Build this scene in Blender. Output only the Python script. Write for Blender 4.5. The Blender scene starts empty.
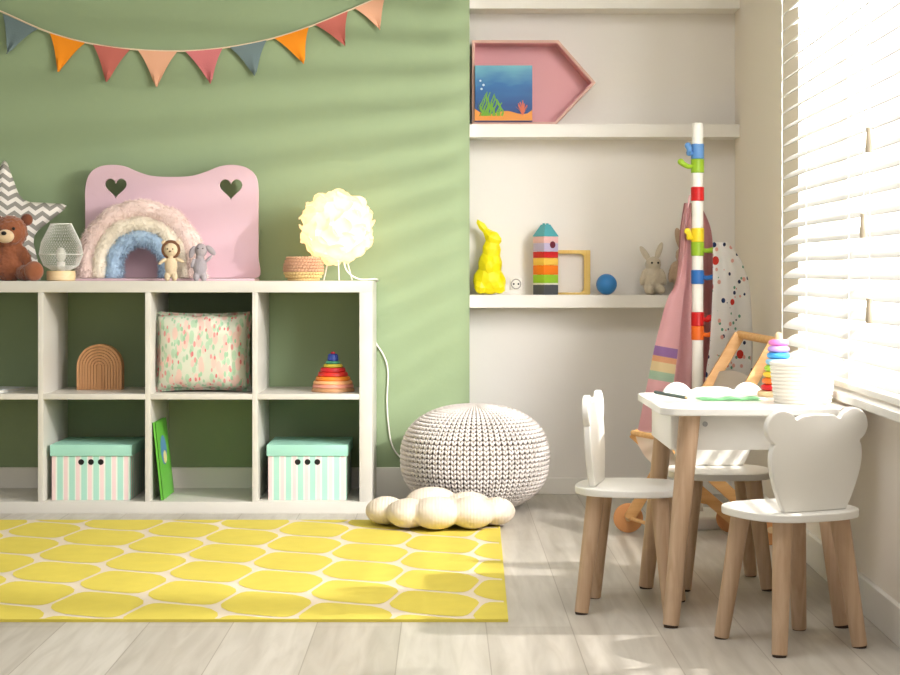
import bpy, bmesh, math, random
from mathutils import Vector, Matrix, Euler, noise
random.seed(7)
S = bpy.context.scene
COL = S.collection
PI = math.pi
H = 0.795          # camera height
F = 1757.0         # focal length in pixels of a 900 px wide frame
CX, CY = 445.0, 275.0

# ------------------------------------------------------------------ camera
cd = bpy.data.cameras.new('camera'); cam = bpy.data.objects.new('camera', cd); COL.objects.link(cam)
cam.location = (0, 0, H); cam.rotation_euler = (PI/2, 0, 0)
cd.sensor_width = 36.0; cd.lens = F/900*36.0
cd.shift_x = (450-CX)/900; cd.shift_y = -(337.5-CY)/900
cd.clip_start = 0.05
S.camera = cam
S.view_settings.view_transform = 'Standard'; S.view_settings.look = 'None'
S.view_settings.gamma = 1.0; S.view_settings.use_curve_mapping = False
S.view_settings.exposure = 0.42

# ------------------------------------------------------------------ sky
w = bpy.data.worlds.new('sky'); S.world = w; w.use_nodes = True
nt = w.node_tree; nt.nodes.clear()
out = nt.nodes.new('ShaderNodeOutputWorld'); bg = nt.nodes.new('ShaderNodeBackground')
tc = nt.nodes.new('ShaderNodeTexCoord'); sp = nt.nodes.new('ShaderNodeSeparateXYZ')
nt.links.new(tc.outputs['Generated'], sp.inputs[0])
ramp = nt.nodes.new('ShaderNodeValToRGB')
mr = nt.nodes.new('ShaderNodeMapRange'); mr.inputs[1].default_value = -1; mr.inputs[2].default_value = 1
nt.links.new(sp.outputs[0], mr.inputs[0]); nt.links.new(mr.outputs[0], ramp.inputs[0])
ramp.color_ramp.elements[0].position = 0.45; ramp.color_ramp.elements[0].color = (0.25, 0.252, 0.262, 1)
ramp.color_ramp.elements[1].position = 0.62; ramp.color_ramp.elements[1].color = (1.7, 1.68, 1.62, 1)
nt.links.new(ramp.outputs[0], bg.inputs[0]); bg.inputs[1].default_value = 1.0
nt.links.new(bg.outputs[0], out.inputs[0])

# ------------------------------------------------------------------ light outside the window (near point lamp as sun) and soft fill added under the ceiling
ld = bpy.data.lights.new('key_lamp', 'POINT'); lo = bpy.data.objects.new('key_lamp', ld); COL.objects.link(lo)
lo.location = (1.69, 4.13, 1.57); ld.energy = 235; ld.shadow_soft_size = 0.028; ld.color = (1.0, 0.96, 0.91)
ad = bpy.data.lights.new('ceiling_fill', 'AREA'); ao = bpy.data.objects.new('ceiling_fill', ad); COL.objects.link(ao)
ao.location = (0.3, 3.2, 2.55)
ad.shape = 'RECTANGLE'; ad.size = 3.0; ad.size_y = 1.6; ad.energy = 41; ad.color = (0.99, 0.995, 1.0)
# area light added outside the blinds as sky glow, aimed at the alcove
gd = bpy.data.lights.new('window_fill', 'AREA'); go = bpy.data.objects.new('window_fill', gd); COL.objects.link(go)
go.location = (1.7, 3.7, 1.5); go.rotation_euler = (Vector((0.35, 6.35, 1.05))-Vector(go.location)).to_track_quat('-Z', 'Y').to_euler()
gd.shape = 'RECTANGLE'; gd.size = 1.3; gd.size_y = 1.6; gd.energy = 41; gd.spread = 1.6; gd.color = (0.99, 0.985, 1.0)

# ================================================================== helpers
def lin(c):
    return tuple(((v/255)/12.92 if v/255 <= 0.04045 else ((v/255+0.055)/1.055)**2.4) for v in c)
def P(px, py, Y):
    return Vector(((px-CX)*Y/F, Y, H-(py-CY)*Y/F))
def N(nt, t, **kw):
    n = nt.nodes.new(t)
    for k, v in kw.items(): setattr(n, k, v)
    return n
def mat(name, c, rough=0.6, bump=0, bscale=200, var=0, vscale=6, spec=0.4, emit=None, es=0, metal=0, sheen=0, trans=0):
    m = bpy.data.materials.new(name); m.use_nodes = True
    nt = m.node_tree; b = nt.nodes['Principled BSDF']
    col = lin(c)+(1,)
    b.inputs['Base Color'].default_value = col
    b.inputs['Roughness'].default_value = rough
    b.inputs['Specular IOR Level'].default_value = spec
    b.inputs['Metallic'].default_value = metal
    if sheen: b.inputs['Sheen Weight'].default_value = sheen
    if emit: b.inputs['Emission Color'].default_value = lin(emit)+(1,); b.inputs['Emission Strength'].default_value = es
    tcn = N(nt, 'ShaderNodeTexCoord')
    if var:
        no = N(nt, 'ShaderNodeTexNoise'); no.inputs['Scale'].default_value = vscale; no.inputs['Detail'].default_value = 4
        nt.links.new(tcn.outputs['Object'], no.inputs['Vector'])
        mx = N(nt, 'ShaderNodeMix', data_type='RGBA')
        mx.inputs[6].default_value = tuple(v*(1-var) for v in col[:3])+(1,)
        mx.inputs[7].default_value = tuple(min(1, v*(1+var)) for v in col[:3])+(1,)
        nt.links.new(no.outputs[0], mx.inputs[0]); nt.links.new(mx.outputs[2], b.inputs['Base Color'])
    if bump:
        no = N(nt, 'ShaderNodeTexNoise'); no.inputs['Scale'].default_value = bscale; no.inputs['Detail'].default_value = 3
        nt.links.new(tcn.outputs['Object'], no.inputs['Vector'])
        bp = N(nt, 'ShaderNodeBump'); bp.inputs['Strength'].default_value = bump; bp.inputs['Distance'].default_value = 0.002
        nt.links.new(no.outputs[0], bp.inputs['Height']); nt.links.new(bp.outputs[0], b.inputs['Normal'])
    if trans:
        o = nt.nodes['Material Output']; tr = N(nt, 'ShaderNodeBsdfTranslucent'); tr.inputs[0].default_value = col
        ms = N(nt, 'ShaderNodeMixShader'); ms.inputs[0].default_value = trans
        nt.links.new(b.outputs[0], ms.inputs[1]); nt.links.new(tr.outputs[0], ms.inputs[2]); nt.links.new(ms.outputs[0], o.inputs[0])
    return m
def wood(name, c1, c2, axis='Z', scale=1.0, rough=0.5):
    m = bpy.data.materials.new(name); m.use_nodes = True
    nt = m.node_tree; b = nt.nodes['Principled BSDF']; b.inputs['Roughness'].default_value = rough
    t = N(nt, 'ShaderNodeTexCoord'); mp = N(nt, 'ShaderNodeMapping')
    s = {'X': (2, 40, 40), 'Y': (40, 2, 40), 'Z': (40, 40, 2)}[axis]
    mp.inputs['Scale'].default_value = tuple(v*scale for v in s)
    no = N(nt, 'ShaderNodeTexNoise'); no.inputs['Scale'].default_value = 1.5; no.inputs['Detail'].default_value = 5; no.inputs['Distortion'].default_value = 0.6
    rp = N(nt, 'ShaderNodeValToRGB'); rp.color_ramp.elements[0].position = .3; rp.color_ramp.elements[1].position = .7
    rp.color_ramp.elements[0].color = lin(c1)+(1,); rp.color_ramp.elements[1].color = lin(c2)+(1,)
    nt.links.new(t.outputs['Object'], mp.inputs[0]); nt.links.new(mp.outputs[0], no.inputs['Vector'])
    nt.links.new(no.outputs[0], rp.inputs[0]); nt.links.new(rp.outputs[0], b.inputs['Base Color'])
    return m

def BM(): return bmesh.new()
def xf(bm, vs, M):
    bmesh.ops.transform(bm, matrix=M, verts=vs)
def box(bm, x0, x1, y0, y1, z0, z1, M=None, bev=0, mi=0):
    r = bmesh.ops.create_cube(bm, size=1.0); vs = r['verts']
    xf(bm, vs, Matrix.Translation(((x0+x1)/2, (y0+y1)/2, (z0+z1)/2)) @ Matrix.Diagonal((x1-x0, y1-y0, z1-z0, 1)))
    fs = set(f for v in vs for f in v.link_faces)
    for f in fs: f.material_index = mi
    if bev:
        es = list(set(e for v in vs for e in v.link_edges))
        rr = bmesh.ops.bevel(bm, geom=es, offset=bev, segments=2, affect='EDGES', profile=.6)
        vs = list(set(v for f in rr['faces'] for v in f.verts) | set(v for v in vs if v.is_valid))
        for f in rr['faces']: f.material_index = mi
    if M is not None: xf(bm, vs, M)
    return vs
def ell(bm, c, r, seg=20, rings=12, R=None, mi=0):
    if not hasattr(r, '__len__'): r = (r, r, r)
    rr = bmesh.ops.create_uvsphere(bm, u_segments=seg, v_segments=rings, radius=1.0); vs = rr['verts']
    M = Matrix.Translation(c) @ (R.to_4x4() if R else Matrix.Identity(4)) @ Matrix.Diagonal((r[0], r[1], r[2], 1))
    xf(bm, vs, M)
    for v in vs:
        for f in v.link_faces: f.material_index = mi
    return vs
def cone(bm, a, b, r1, r2, seg=20, mi=0, caps=True):
    a = Vector(a); b = Vector(b); d = b-a
    rr = bmesh.ops.create_cone(bm, cap_ends=caps, segments=seg, radius1=r1, radius2=r2, depth=d.length); vs = rr['verts']
    xf(bm, vs, Matrix.Translation((a+b)/2) @ d.to_track_quat('Z', 'Y').to_matrix().to_4x4())
    for v in vs:
        for f in v.link_faces: f.material_index = mi
    return vs
def lathe(bm, prof, seg=32, c=(0, 0, 0), rfun=None, close=False, mi=0):
    rows = []
    for (r, z) in prof:
        row = []
        for i in range(seg):
            a = 2*PI*i/seg; k = rfun(a, z) if rfun else 1
            row.append(bm.verts.new((c[0]+r*k*math.cos(a), c[1]+r*k*math.sin(a), c[2]+z)))
        rows.append(row)
    n = len(rows)
    for j in range(n if close else n-1):
        A = rows[j]; B = rows[(j+1) % n]
        for i in range(seg):
            f = bm.faces.new((A[i], A[(i+1) % seg], B[(i+1) % seg], B[i])); f.material_index = mi
    if not close:
        for row, fl in ((rows[0], True), (rows[-1], False)):
            f = bm.faces.new(row[::-1] if fl else row); f.material_index = mi
    return [v for r in rows for v in r]
def torus(bm, c, R, r, seg=32, rs=10, sz=1.0, M=None):
    prof = [(R+r*math.cos(2*PI*k/rs), r*sz*math.sin(2*PI*k/rs)) for k in range(rs)]
    vs = lathe(bm, prof, seg, c, close=True)
    if M is not None: xf(bm, vs, M)
    return vs
def catmull(pts, n=8, closed=False):
    out = []; L = len(pts); pts = [Vector(p) for p in pts]
    rng = range(L) if closed else range(L-1)
    for i in rng:
        p0 = pts[(i-1) % L] if closed or i > 0 else pts[0]*2-pts[1]
        p1 = pts[i]; p2 = pts[(i+1) % L]
        p3 = pts[(i+2) % L] if closed or i < L-2 else pts[-1]*2-pts[-2]
        for k in range(n):
            t = k/n
            out.append(0.5*((2*p1)+(p2-p0)*t+(2*p0-5*p1+4*p2-p3)*t*t+(3*p1-p0-3*p2+p3)*t**3))
    if not closed: out.append(pts[-1])
    return out
def tube(bm, pts, r, seg=8, flat=1.0, cap=True):
    pts = [Vector(p) for p in pts]; rows = []; up = None
    for i, p in enumerate(pts):
        d = (pts[min(i+1, len(pts)-1)]-pts[max(i-1, 0)]).normalized()
        if up is None: up = Vector((0, 0, 1)) if abs(d.z) < .9 else Vector((0, 1, 0))
        s = d.cross(up).normalized(); up = s.cross(d).normalized()
        rr = r(i/(len(pts)-1)) if callable(r) else r
        rows.append([bm.verts.new(p+s*rr*math.cos(2*PI*k/seg)+up*rr*flat*math.sin(2*PI*k/seg)) for k in range(seg)])
    for A, B in zip(rows, rows[1:]):
        for k in range(seg): bm.faces.new((A[k], A[(k+1) % seg], B[(k+1) % seg], B[k]))
    if cap: bm.faces.new(rows[0][::-1]); bm.faces.new(rows[-1])
    return [v for r_ in rows for v in r_]
def empty(name, loc, rz=0):
    o = bpy.data.objects.new(name, None); o.empty_display_size = .05; COL.objects.link(o)
    o.location = loc; o.rotation_euler = (0, 0, rz); return o
def tag(o, label=None, cat=None, group=None, kind=None):
    if label: o['label'] = label
    if cat: o['category'] = cat
    if group: o['group'] = group
    if kind: o['kind'] = kind
    return o
def thing(name, label, cat, loc, rz=0, group=None):
    return tag(empty(name, loc, rz), label, cat, group)
def mobj(name, me, m, parent=None, smooth=True, angle=40):
    o = bpy.data.objects.new(name, me); COL.objects.link(o)
    for x in (m if isinstance(m, (list, tuple)) else [m]): me.materials.append(x)
    if smooth:
        for p in me.polygons: p.use_smooth = True
        me.update()
        try: me.set_sharp_from_angle(angle=math.radians(angle))
        except Exception: pass
    if parent: o.parent = parent
    return o
def obj(name, bm, m, parent=None, smooth=True, angle=40, recalc=True):
    if recalc: bmesh.ops.recalc_face_normals(bm, faces=bm.faces)
    me = bpy.data.meshes.new(name); bm.to_mesh(me); bm.free()
    return mobj(name, me, m, parent, smooth, angle)
def struct(name, bm, m, smooth=False, parent=None):
    o = obj(name, bm, m, parent, smooth)
    if parent is None: o['kind'] = 'structure'
    return o
def evalmesh(me, mods):
    o = bpy.data.objects.new('tmp', me); COL.objects.link(o)
    for t, kw in mods:
        md = o.modifiers.new('m', t)
        for k, v in kw.items(): setattr(md, k, v)
    dg = bpy.context.evaluated_depsgraph_get(); dg.update()
    r = bpy.data.meshes.new_from_object(o.evaluated_get(dg))
    bpy.data.objects.remove(o); return r
def blob(name, ells, m, parent=None, vox=0.004, smooth=6, decim=None, fuzz=0, fs=120):
    """one continuous skin around overlapping ellipsoids (centre, radii, rotation)"""
    bm = BM()
    for e in ells:
        R = Euler(e[2]).to_matrix() if len(e) > 2 else None
        ell(bm, e[0], e[1], 20, 14, R)
    me = bpy.data.meshes.new(name); bm.to_mesh(me); bm.free()
    mods = [('REMESH', dict(mode='VOXEL', voxel_size=vox)), ('SMOOTH', dict(iterations=smooth, factor=.5))]
    if decim: mods.append(('DECIMATE', dict(ratio=decim)))
    r = evalmesh(me, mods)
    if fuzz:
        ns = [v.normal.copy() for v in r.vertices]
        for v, n in zip(r.vertices, ns):
            v.co += n*fuzz*noise.noise(v.co*fs)
    return mobj(name, r, m, parent, smooth=not decim, angle=180)
def shape2d(outlines, depth, bevel=0.0):
    """outlines: closed point lists (first outer, the rest holes) in the XY plane, extruded in Z to +-depth/2; returns a bmesh"""
    cu = bpy.data.curves.new('c', 'CURVE'); cu.dimensions = '2D'; cu.fill_mode = 'BOTH'
    cu.extrude = max(depth/2-bevel, 0); cu.bevel_depth = bevel; cu.bevel_resolution = 1; cu.offset = -bevel
    for pts in outlines:
        s = cu.splines.new('POLY'); s.points.add(len(pts)-1)
        for i, p in enumerate(pts): s.points[i].co = (p[0], p[1], 0, 1)
        s.use_cyclic_u = True
    o = bpy.data.objects.new('c', cu); COL.objects.link(o)
    dg = bpy.context.evaluated_depsgraph_get(); dg.update()
    me = bpy.data.meshes.new_from_object(o.evaluated_get(dg)); bpy.data.objects.remove(o)
    bm = BM(); bm.from_mesh(me); bmesh.ops.remove_doubles(bm, verts=bm.verts, dist=1e-5)
    return bm
UPR = Matrix.Rotation(PI/2, 4, 'X')      # XY outline -> XZ upright
def allx(bm, M): bmesh.ops.transform(bm, matrix=M, verts=bm.verts); return bm
def dup(root, loc, rz, label=None, group=None):
    r = root.copy(); COL.objects.link(r); r.location = loc; r.rotation_euler = (0, 0, rz)
    if label: r['label'] = label
    if group: r['group'] = group
    for ch in list(root.children):
        c = ch.copy(); COL.objects.link(c); c.parent = r
        for g in list(ch.children):
            d = g.copy(); COL.objects.link(d); d.parent = c
    return r
def fur(bm, n, L, wd, seedv=1, mi=0, filt=None, droop=.3):
    """short tapering tufts standing on the faces of bm"""
    rnd = random.Random(seedv)
    fs = [f for f in bm.faces if (filt is None or filt(f))]
    areas = [f.calc_area() for f in fs]
    for f in rnd.choices(fs, weights=areas, k=n):
        vs = [v.co for v in f.verts]; a, b = rnd.random(), rnd.random()
        p = vs[0].lerp(vs[1], a).lerp(vs[-1].lerp(vs[-2], a), b); nn = f.normal
        d = (nn+Vector((rnd.gauss(0, .45), rnd.gauss(0, .45), rnd.gauss(0, .45)-droop))).normalized()
        s = d.cross(Vector((rnd.random()-.5, rnd.random()-.5, rnd.random()-.5))).normalized()*wd
        l = L*(.6+.8*rnd.random())
        v = [bm.verts.new(p-s), bm.verts.new(p+s), bm.verts.new(p+d*l+Vector((0, 0, -l*.25)))]
        g = bm.faces.new(v); g.material_index = mi

# ================================================================== materials
M_white = mat('white_paint', (238, 234, 226), .45, var=.02)
M_unit = mat('white_laminate', (212, 208, 199), .35)
M_chair = mat('white_lacquer', (240, 237, 230), .32)
M_green = mat('green_wall_paint', (144, 162, 125), .8, bump=.15, bscale=60, var=.03, vscale=2)
M_wall = mat('warm_white_wall_paint', (238, 233, 226), .85, bump=.1, bscale=80)
M_wallr = mat('window_wall_paint', (246, 237, 224), .85, bump=.1, bscale=80)
M_ceil = mat('ceiling_paint', (240, 238, 232), .9)
M_legwood = wood('beech_leg', (186, 152, 120), (208, 178, 148), 'Z')
M_orange_wood = wood('honey_pine', (214, 158, 96), (232, 184, 124), 'X')
M_lightwood = wood('light_pine', (222, 190, 142), (236, 208, 164), 'X')
M_archwood = wood('tan_wood', (196, 140, 92), (214, 160, 112), 'Z')
M_black = mat('black', (18, 18, 18), .5)
M_darkhole = mat('dark_hole', (24, 26, 22), .8)
M_pad = mat('dark_foot_pad', (62, 46, 36), .7)
M_metal = mat('steel', (170, 170, 168), .3, metal=.9)

# floor: pale oak planks running away from the camera
def floor_mat():
    m = bpy.data.materials.new('pale_oak_planks'); m.use_nodes = True; nt = m.node_tree; b = nt.nodes['Principled BSDF']
    t = N(nt, 'ShaderNodeTexCoord'); s = N(nt, 'ShaderNodeSeparateXYZ'); nt.links.new(t.outputs['Object'], s.inputs[0])
    ax = N(nt, 'ShaderNodeMath', operation='ADD'); ax.inputs[1].default_value = 10.0-0.093-0.19*0+0.0
    ay = N(nt, 'ShaderNodeMath', operation='ADD'); ay.inputs[1].default_value = 3.35
    nt.links.new(s.outputs[0], ax.inputs[0]); nt.links.new(s.outputs[1], ay.inputs[0])
    c = N(nt, 'ShaderNodeCombineXYZ'); nt.links.new(ay.outputs[0], c.inputs[0]); nt.links.new(ax.outputs[0], c.inputs[1])
    br = N(nt, 'ShaderNodeTexBrick'); br.inputs['Scale'].default_value = 1.0
    br.inputs['Brick Width'].default_value = 1.3; br.inputs['Row Height'].default_value = 0.1923
    br.inputs['Mortar Size'].default_value = 0.0014; br.inputs['Mortar Smooth'].default_value = .3; br.offset = .37; br.offset_frequency = 2
    ax.inputs[1].default_value = 0.1923*52-0.093
    br.inputs['Color1'].default_value = lin((188, 181, 170))+(1,); br.inputs['Color2'].default_value = lin((202, 196, 186))+(1,)
    br.inputs['Mortar'].default_value = lin((160, 151, 138))+(1,)
    nt.links.new(c.outputs[0], br.inputs['Vector'])
    mp = N(nt, 'ShaderNodeMapping'); mp.inputs['Scale'].default_value = (14, 1.3, 1)
    no = N(nt, 'ShaderNodeTexNoise'); no.inputs['Scale'].default_value = 2.2; no.inputs['Detail'].default_value = 6; no.inputs['Distortion'].default_value = .8
    nt.links.new(t.outputs['Object'], mp.inputs[0]); nt.links.new(mp.outputs[0], no.inputs['Vector'])
    rp = N(nt, 'ShaderNodeValToRGB'); rp.color_ramp.elements[0].position = .3; rp.color_ramp.elements[0].color = (.74, .72, .69, 1)
    rp.color_ramp.elements[1].position = .65; rp.color_ramp.elements[1].color = (1, 1, 1, 1)
    nt.links.new(no.outputs[0], rp.inputs[0])
    mx = N(nt, 'ShaderNodeMix', data_type='RGBA', blend_type='MULTIPLY'); mx.inputs[0].default_value = .8
    nt.links.new(br.outputs['Color'], mx.inputs[6]); nt.links.new(rp.outputs[0], mx.inputs[7])
    nt.links.new(mx.outputs[2], b.inputs['Base Color']); b.inputs['Roughness'].default_value = .38
    return m
M_floor = floor_mat()

# ================================================================== room
YB, YN = 6.25, 6.378
XE = 0.0872
bm = BM(); box(bm, -4.2, 1.6, -2.0, 6.6, -.1, 0); struct('floor', bm, M_floor)
bm = BM(); box(bm, -4.2, XE, YB, YB+.35, 0, 2.6); struct('wall_back', bm, M_green)
bm = BM(); box(bm, XE, 1.25, YN, YN+.22, 0, 2.6); struct('wall_alcove', bm, M_wall)
bm = BM(); box(bm, -4.2, 1.6, -2.0, 6.6, 2.6, 2.7); struct('ceiling', bm, M_ceil)
# window wall: local x outwards, local y towards the corner
WA = -0.0267
def wallframe(o): o.location = (1.0527, YN, 0); o.rotation_euler = (0, 0, WA); return o
WY0, WY1, WZ0, WZ1 = -1.355, -3.0, .505, 2.25
bm = BM()
box(bm, 0, .2, WY0, .1, 0, 2.6); box(bm, 0, .2, WY1, WY0, 0, WZ0); box(bm, 0, .2, WY1, WY0, WZ1, 2.6); box(bm, 0, .2, -8.3, WY1, 0, 2.6)
wallframe(struct('wall_right', bm, M_wallr))
# baseboards
bm = BM(); box(bm, -4.2, XE, YB-.014, YB, 0, .112, bev=.003); struct('baseboard_back', bm, M_white)
bm = BM(); box(bm, XE, 1.04, YN-.012, YN, 0, .06, bev=.003); struct('baseboard_alcove', bm, M_white)
bm = BM(); box(bm, -.015, 0, -8.3, -.013, 0, .085, bev=.003); wallframe(struct('baseboard_right', bm, M_white))
# window: frame, glass, sill
bm = BM()
for a, b_ in ((WY0, WY0-.06), (WY1+.06, WY1), (-2.2, -2.26)): box(bm, .12, .17, b_, a, WZ0+.0, WZ1)
for a, b_ in ((WZ0, WZ0+.06), (WZ1-.06, WZ1)): box(bm, .12, .17, WY1, WY0, a, b_)
wf = wallframe(struct('window_1', bm, M_white))
gm = bpy.data.materials.new('window_glass'); gm.use_nodes = True; nt = gm.node_tree; nt.nodes.remove(nt.nodes['Principled BSDF'])
tr = N(nt, 'ShaderNodeBsdfTransparent'); gl = N(nt, 'ShaderNodeBsdfGlossy'); gl.inputs['Roughness'].default_value = .02
ms = N(nt, 'ShaderNodeMixShader'); ms.inputs[0].default_value = .06
nt.links.new(tr.outputs[0], ms.inputs[1]); nt.links.new(gl.outputs[0], ms.inputs[2]); nt.links.new(ms.outputs[0], nt.nodes['Material Output'].inputs[0])
bm = BM(); box(bm, .143, .147, WY1+.05, WY0-.05, WZ0+.05, WZ1-.05); obj('window_glass', bm, gm, wf, False)
bm = BM(); box(bm, -.075, .12, WY1-.05, WY0+.05, WZ0-.004, WZ0+.016, bev=.003); obj('window_sill', bm, M_white, wf, False)
# alcove shelves (built in)
for i, (zt, zb) in enumerate(((1.789, 1.743), (1.332, 1.285), (.724, .678))):
    bm = BM(); box(bm, XE, 1.049, YB, YN, zb, zt, bev=.0015)
    struct('trim_%d' % (i+1), bm, M_white)

# ================================================================== venetian blind
M_slat = mat('blind_slat', (226, 224, 219), .5, trans=.12)
bl = thing('venetian_blind', 'white wide slat venetian blind covering the window at the right', 'blind', (1.0527, YN, 2.28))
bl.rotation_euler = (0, 0, WA)
pitch, sw, tilt = .047, .05, math.radians(34)
bm = BM(); nz = 37
for i in range(nz):
    z = .565+i*pitch
    if z > 2.22: break
    prev = None
    for k in range(5):
        t = (k/4-.5)*sw; cz = .0035*(1-(2*k/4-1)**2)
        x = -.03+t*math.cos(tilt)-cz*math.sin(tilt); zz = z+t*math.sin(tilt)+cz*math.cos(tilt)
        row = [bm.verts.new((x, y, zz-2.28)) for y in (-1.335, -3.08)]
        if prev: bm.faces.new((prev[0], prev[1], row[1], row[0]))
        prev = row
r = evalmesh((lambda me: (bm.to_mesh(me), me)[1])(bpy.data.meshes.new('slats')), [('SOLIDIFY', dict(thickness=.0025))]); bm.free()
mobj('slats', r, M_slat, bl, True)
bm = BM(); box(bm, -.055, -.004, -3.08, -1.335, -.06, -.005, bev=.004); obj('head_rail', bm, M_white, bl)
bm = BM(); box(bm, -.05, -.012, -3.08, -1.335, .527-2.28, .541-2.28, bev=.004); obj('bottom_rail', bm, M_white, bl)
bm = BM()
for y in (-1.365, -1.75, -2.3, -2.85):
    for x in (-.054, -.006):
        tube(bm, [(x, y, -.03), (x, y, .535-2.28)], .0009, 5)
obj('ladder_cord', bm, M_white, bl)
M_tassel = wood('tassel_wood', (176, 160, 136), (192, 178, 154))
for px, py in ((889, 140), (883, 226), (888, 311)):
    Y = 3.80 if px > 885 else 3.86
    p = P(px, py, Y)
    lp = Matrix.Rotation(-WA, 4, 'Z') @ (p-Vector((1.0527, YN, 2.28)))
    bm = BM(); tube(bm, [(-.064, lp.y, -.05), (-.066, lp.y, lp.z+.02)], .0009, 5); c = obj('pull_cord', bm, M_white, bl)
    bm = BM(); lathe(bm, [(.003, .028), (.0066, .0265), (.0082, -.02), (.0078, -.027)], 14, (-.066, lp.y, lp.z)); obj('tassel', bm, M_tassel, c)

# ================================================================== cube shelving unit
XR = (372-CX)/300; UW = 1.495; XL = XR-UW; YF = 5.857; UD = .385
un = thing('shelving_unit', 'low white open cube shelving unit against the green wall', 'shelf', ((XL+XR)/2, YF+UD/2, 0))
hw = UW/2; hd = UD/2
def panel(name, x0, x1, z0, z1):
    bm = BM(); box(bm, x0, x1, -hd, hd, z0, z1, bev=.0012); return obj(name, bm, M_unit, un)
panel('top_panel', -hw, hw, .737, .775); panel('bottom_panel', -hw, hw, 0, .039)
panel('side_panel', -hw, -hw+.042, .0391, .7369); panel('side_panel', hw-.042, hw, .0391, .7369)
cw = (UW-.084-3*.018)/4
divx = []
for k in range(3):
    x = -hw+.042+(k+1)*cw+k*.018; divx.append(x); panel('divider', x, x+.018, .0392, .7368)
cellx = [-hw+.042+k*(cw+.018)+cw/2 for k in range(4)]
for k in range(4):
    panel('cell_shelf', cellx[k]-cw/2+.0002, cellx[k]+cw/2-.0002, .380, .398)
CXW = [c+(XL+XR)/2 for c in cellx]     # world x of the cell centres
ZT, ZM, ZB = .775, .398, .039

# ================================================================== rug
M_rugy = mat('yellow_rug_weave', (222, 204, 86), .9, bump=.5, bscale=500, var=.08, vscale=14)
M_rugc = mat('cream_rug_weave', (228, 214, 194), .9, bump=.5, bscale=500)
RX0, RX1, RY0, RY1 = -2.3, .142, 4.025, 5.665
def shear(p): return Vector((p[0]+(p[1]-RY0)*.0185*(1 if p[0] > -1 else 0), p[1], p[2]))
bm = BM(); box(bm, RX0, RX1, RY0, RY1, .0005, .006, mi=1)
u = Vector((.2015, .158)); v_ = Vector((0, .309)); s_ = Vector((.024, -.047))
org = Vector((-.936, 4.129))-u/2
for i in range(-9, 9):
    for j in range(-8, 12):
        c = org+u*i+v_*j
        if c.x < RX0-.3 or c.x > RX1+.3 or c.y < RY0-.35 or c.y > RY1+.35: continue
        hx = [u/2+s_, u/2-s_, v_-u/2+s_, -u/2-s_, -u/2+s_, -v_+u/2-s_]
        sub = []
        for k in range(6):
            a, b_ = hx[k], hx[(k+1) % 6]; n = 1 if k in (0, 3) else 7
            d = b_-a; perp = Vector((d.y, -d.x)).normalized()
            for q in range(n):
                t = q/n; sg = (1 if k in (1, 4) else 1)
                bulge = .003*math.sin(2*PI*t)*(-1 if k in (1, 4) else 1) if n > 1 else 0
                sub.append(a+d*t+perp*bulge)
        pts = []
        L = len(sub)
        for k in range(L):
            d1 = (sub[(k+1) % L]-sub[k-1]).normalized(); nrm = Vector((-d1.y, d1.x))
            pts.append(c+sub[k]+Vector((nrm.x*.005, nrm.y*.0105)))
        for _ in range(2):
            L = len(pts); pts = [pts[k-1]*.25+pts[k]*.5+pts[(k+1) % L]*.25 for k in range(L)]
        vs = [bm.verts.new((p.x, p.y, .0068)) for p in pts]
        f = bm.faces.new(vs); f.material_index = 0
for (co, no) in (((RX0+.006, 0, 0), (-1, 0, 0)), ((RX1-.004, 0, 0), (1, 0, 0)), ((0, RY0+.004, 0), (0, -1, 0)), ((0, RY1-.004, 0), (0, 1, 0))):
    g = [e for f in bm.faces if f.material_index == 0 for e in list(f.verts)+list(f.edges)+[f]]
    g = list(dict.fromkeys(g))
    bmesh.ops.bisect_plane(bm, geom=g, plane_co=co, plane_no=no, clear_outer=True)
box(bm, RX0-.001, RX1+.001, RY0-.003, RY0+.004, .0004, .0072, mi=0); box(bm, RX1-.004, RX1+.003, RY0, RY1, .0004, .0072, mi=0)
for v in bm.verts: v.co = shear(v.co)
rug = obj('rug', bm, [M_rugy, M_rugc], None, False)
tag(rug, 'yellow rug with cream ogee trellis pattern on the plank floor', 'rug')

# ================================================================== bunting
BY = YB-.012
bt = thing('bunting', 'string of triangular cloth pennants hung across the green wall', 'bunting', P(180, 30, BY))
o0 = bt.location.copy()
sp_ = catmull([P(x, y, BY-.004)-o0 for x, y in ((-60, -22), (-20, 3), (0, 11), (48, 32), (90, 43.5), (135, 49.5), (182, 51), (226, 47.5), (270, 39), (311, 26), (352, 9), (388, -7), (430, -30))], 8)
M_string = mat('cotton_string', (226, 204, 176), .9)
bm = BM(); tube(bm, sp_, .0032, 8); obj('string', bm, M_string, bt)
cols = {'g': mat('grey_blue_felt', (108, 126, 128), .9, bump=.4, bscale=300), 'o': mat('orange_felt', (238, 142, 24), .9, bump=.4, bscale=300),
        'r': mat('dusty_red_felt', (190, 104, 92), .9, bump=.4, bscale=300), 'p': mat('peach_felt', (226, 170, 138), .9, bump=.4, bscale=300),
        'k': mat('rose_felt', (202, 116, 118), .9, bump=.4, bscale=300)}
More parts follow.
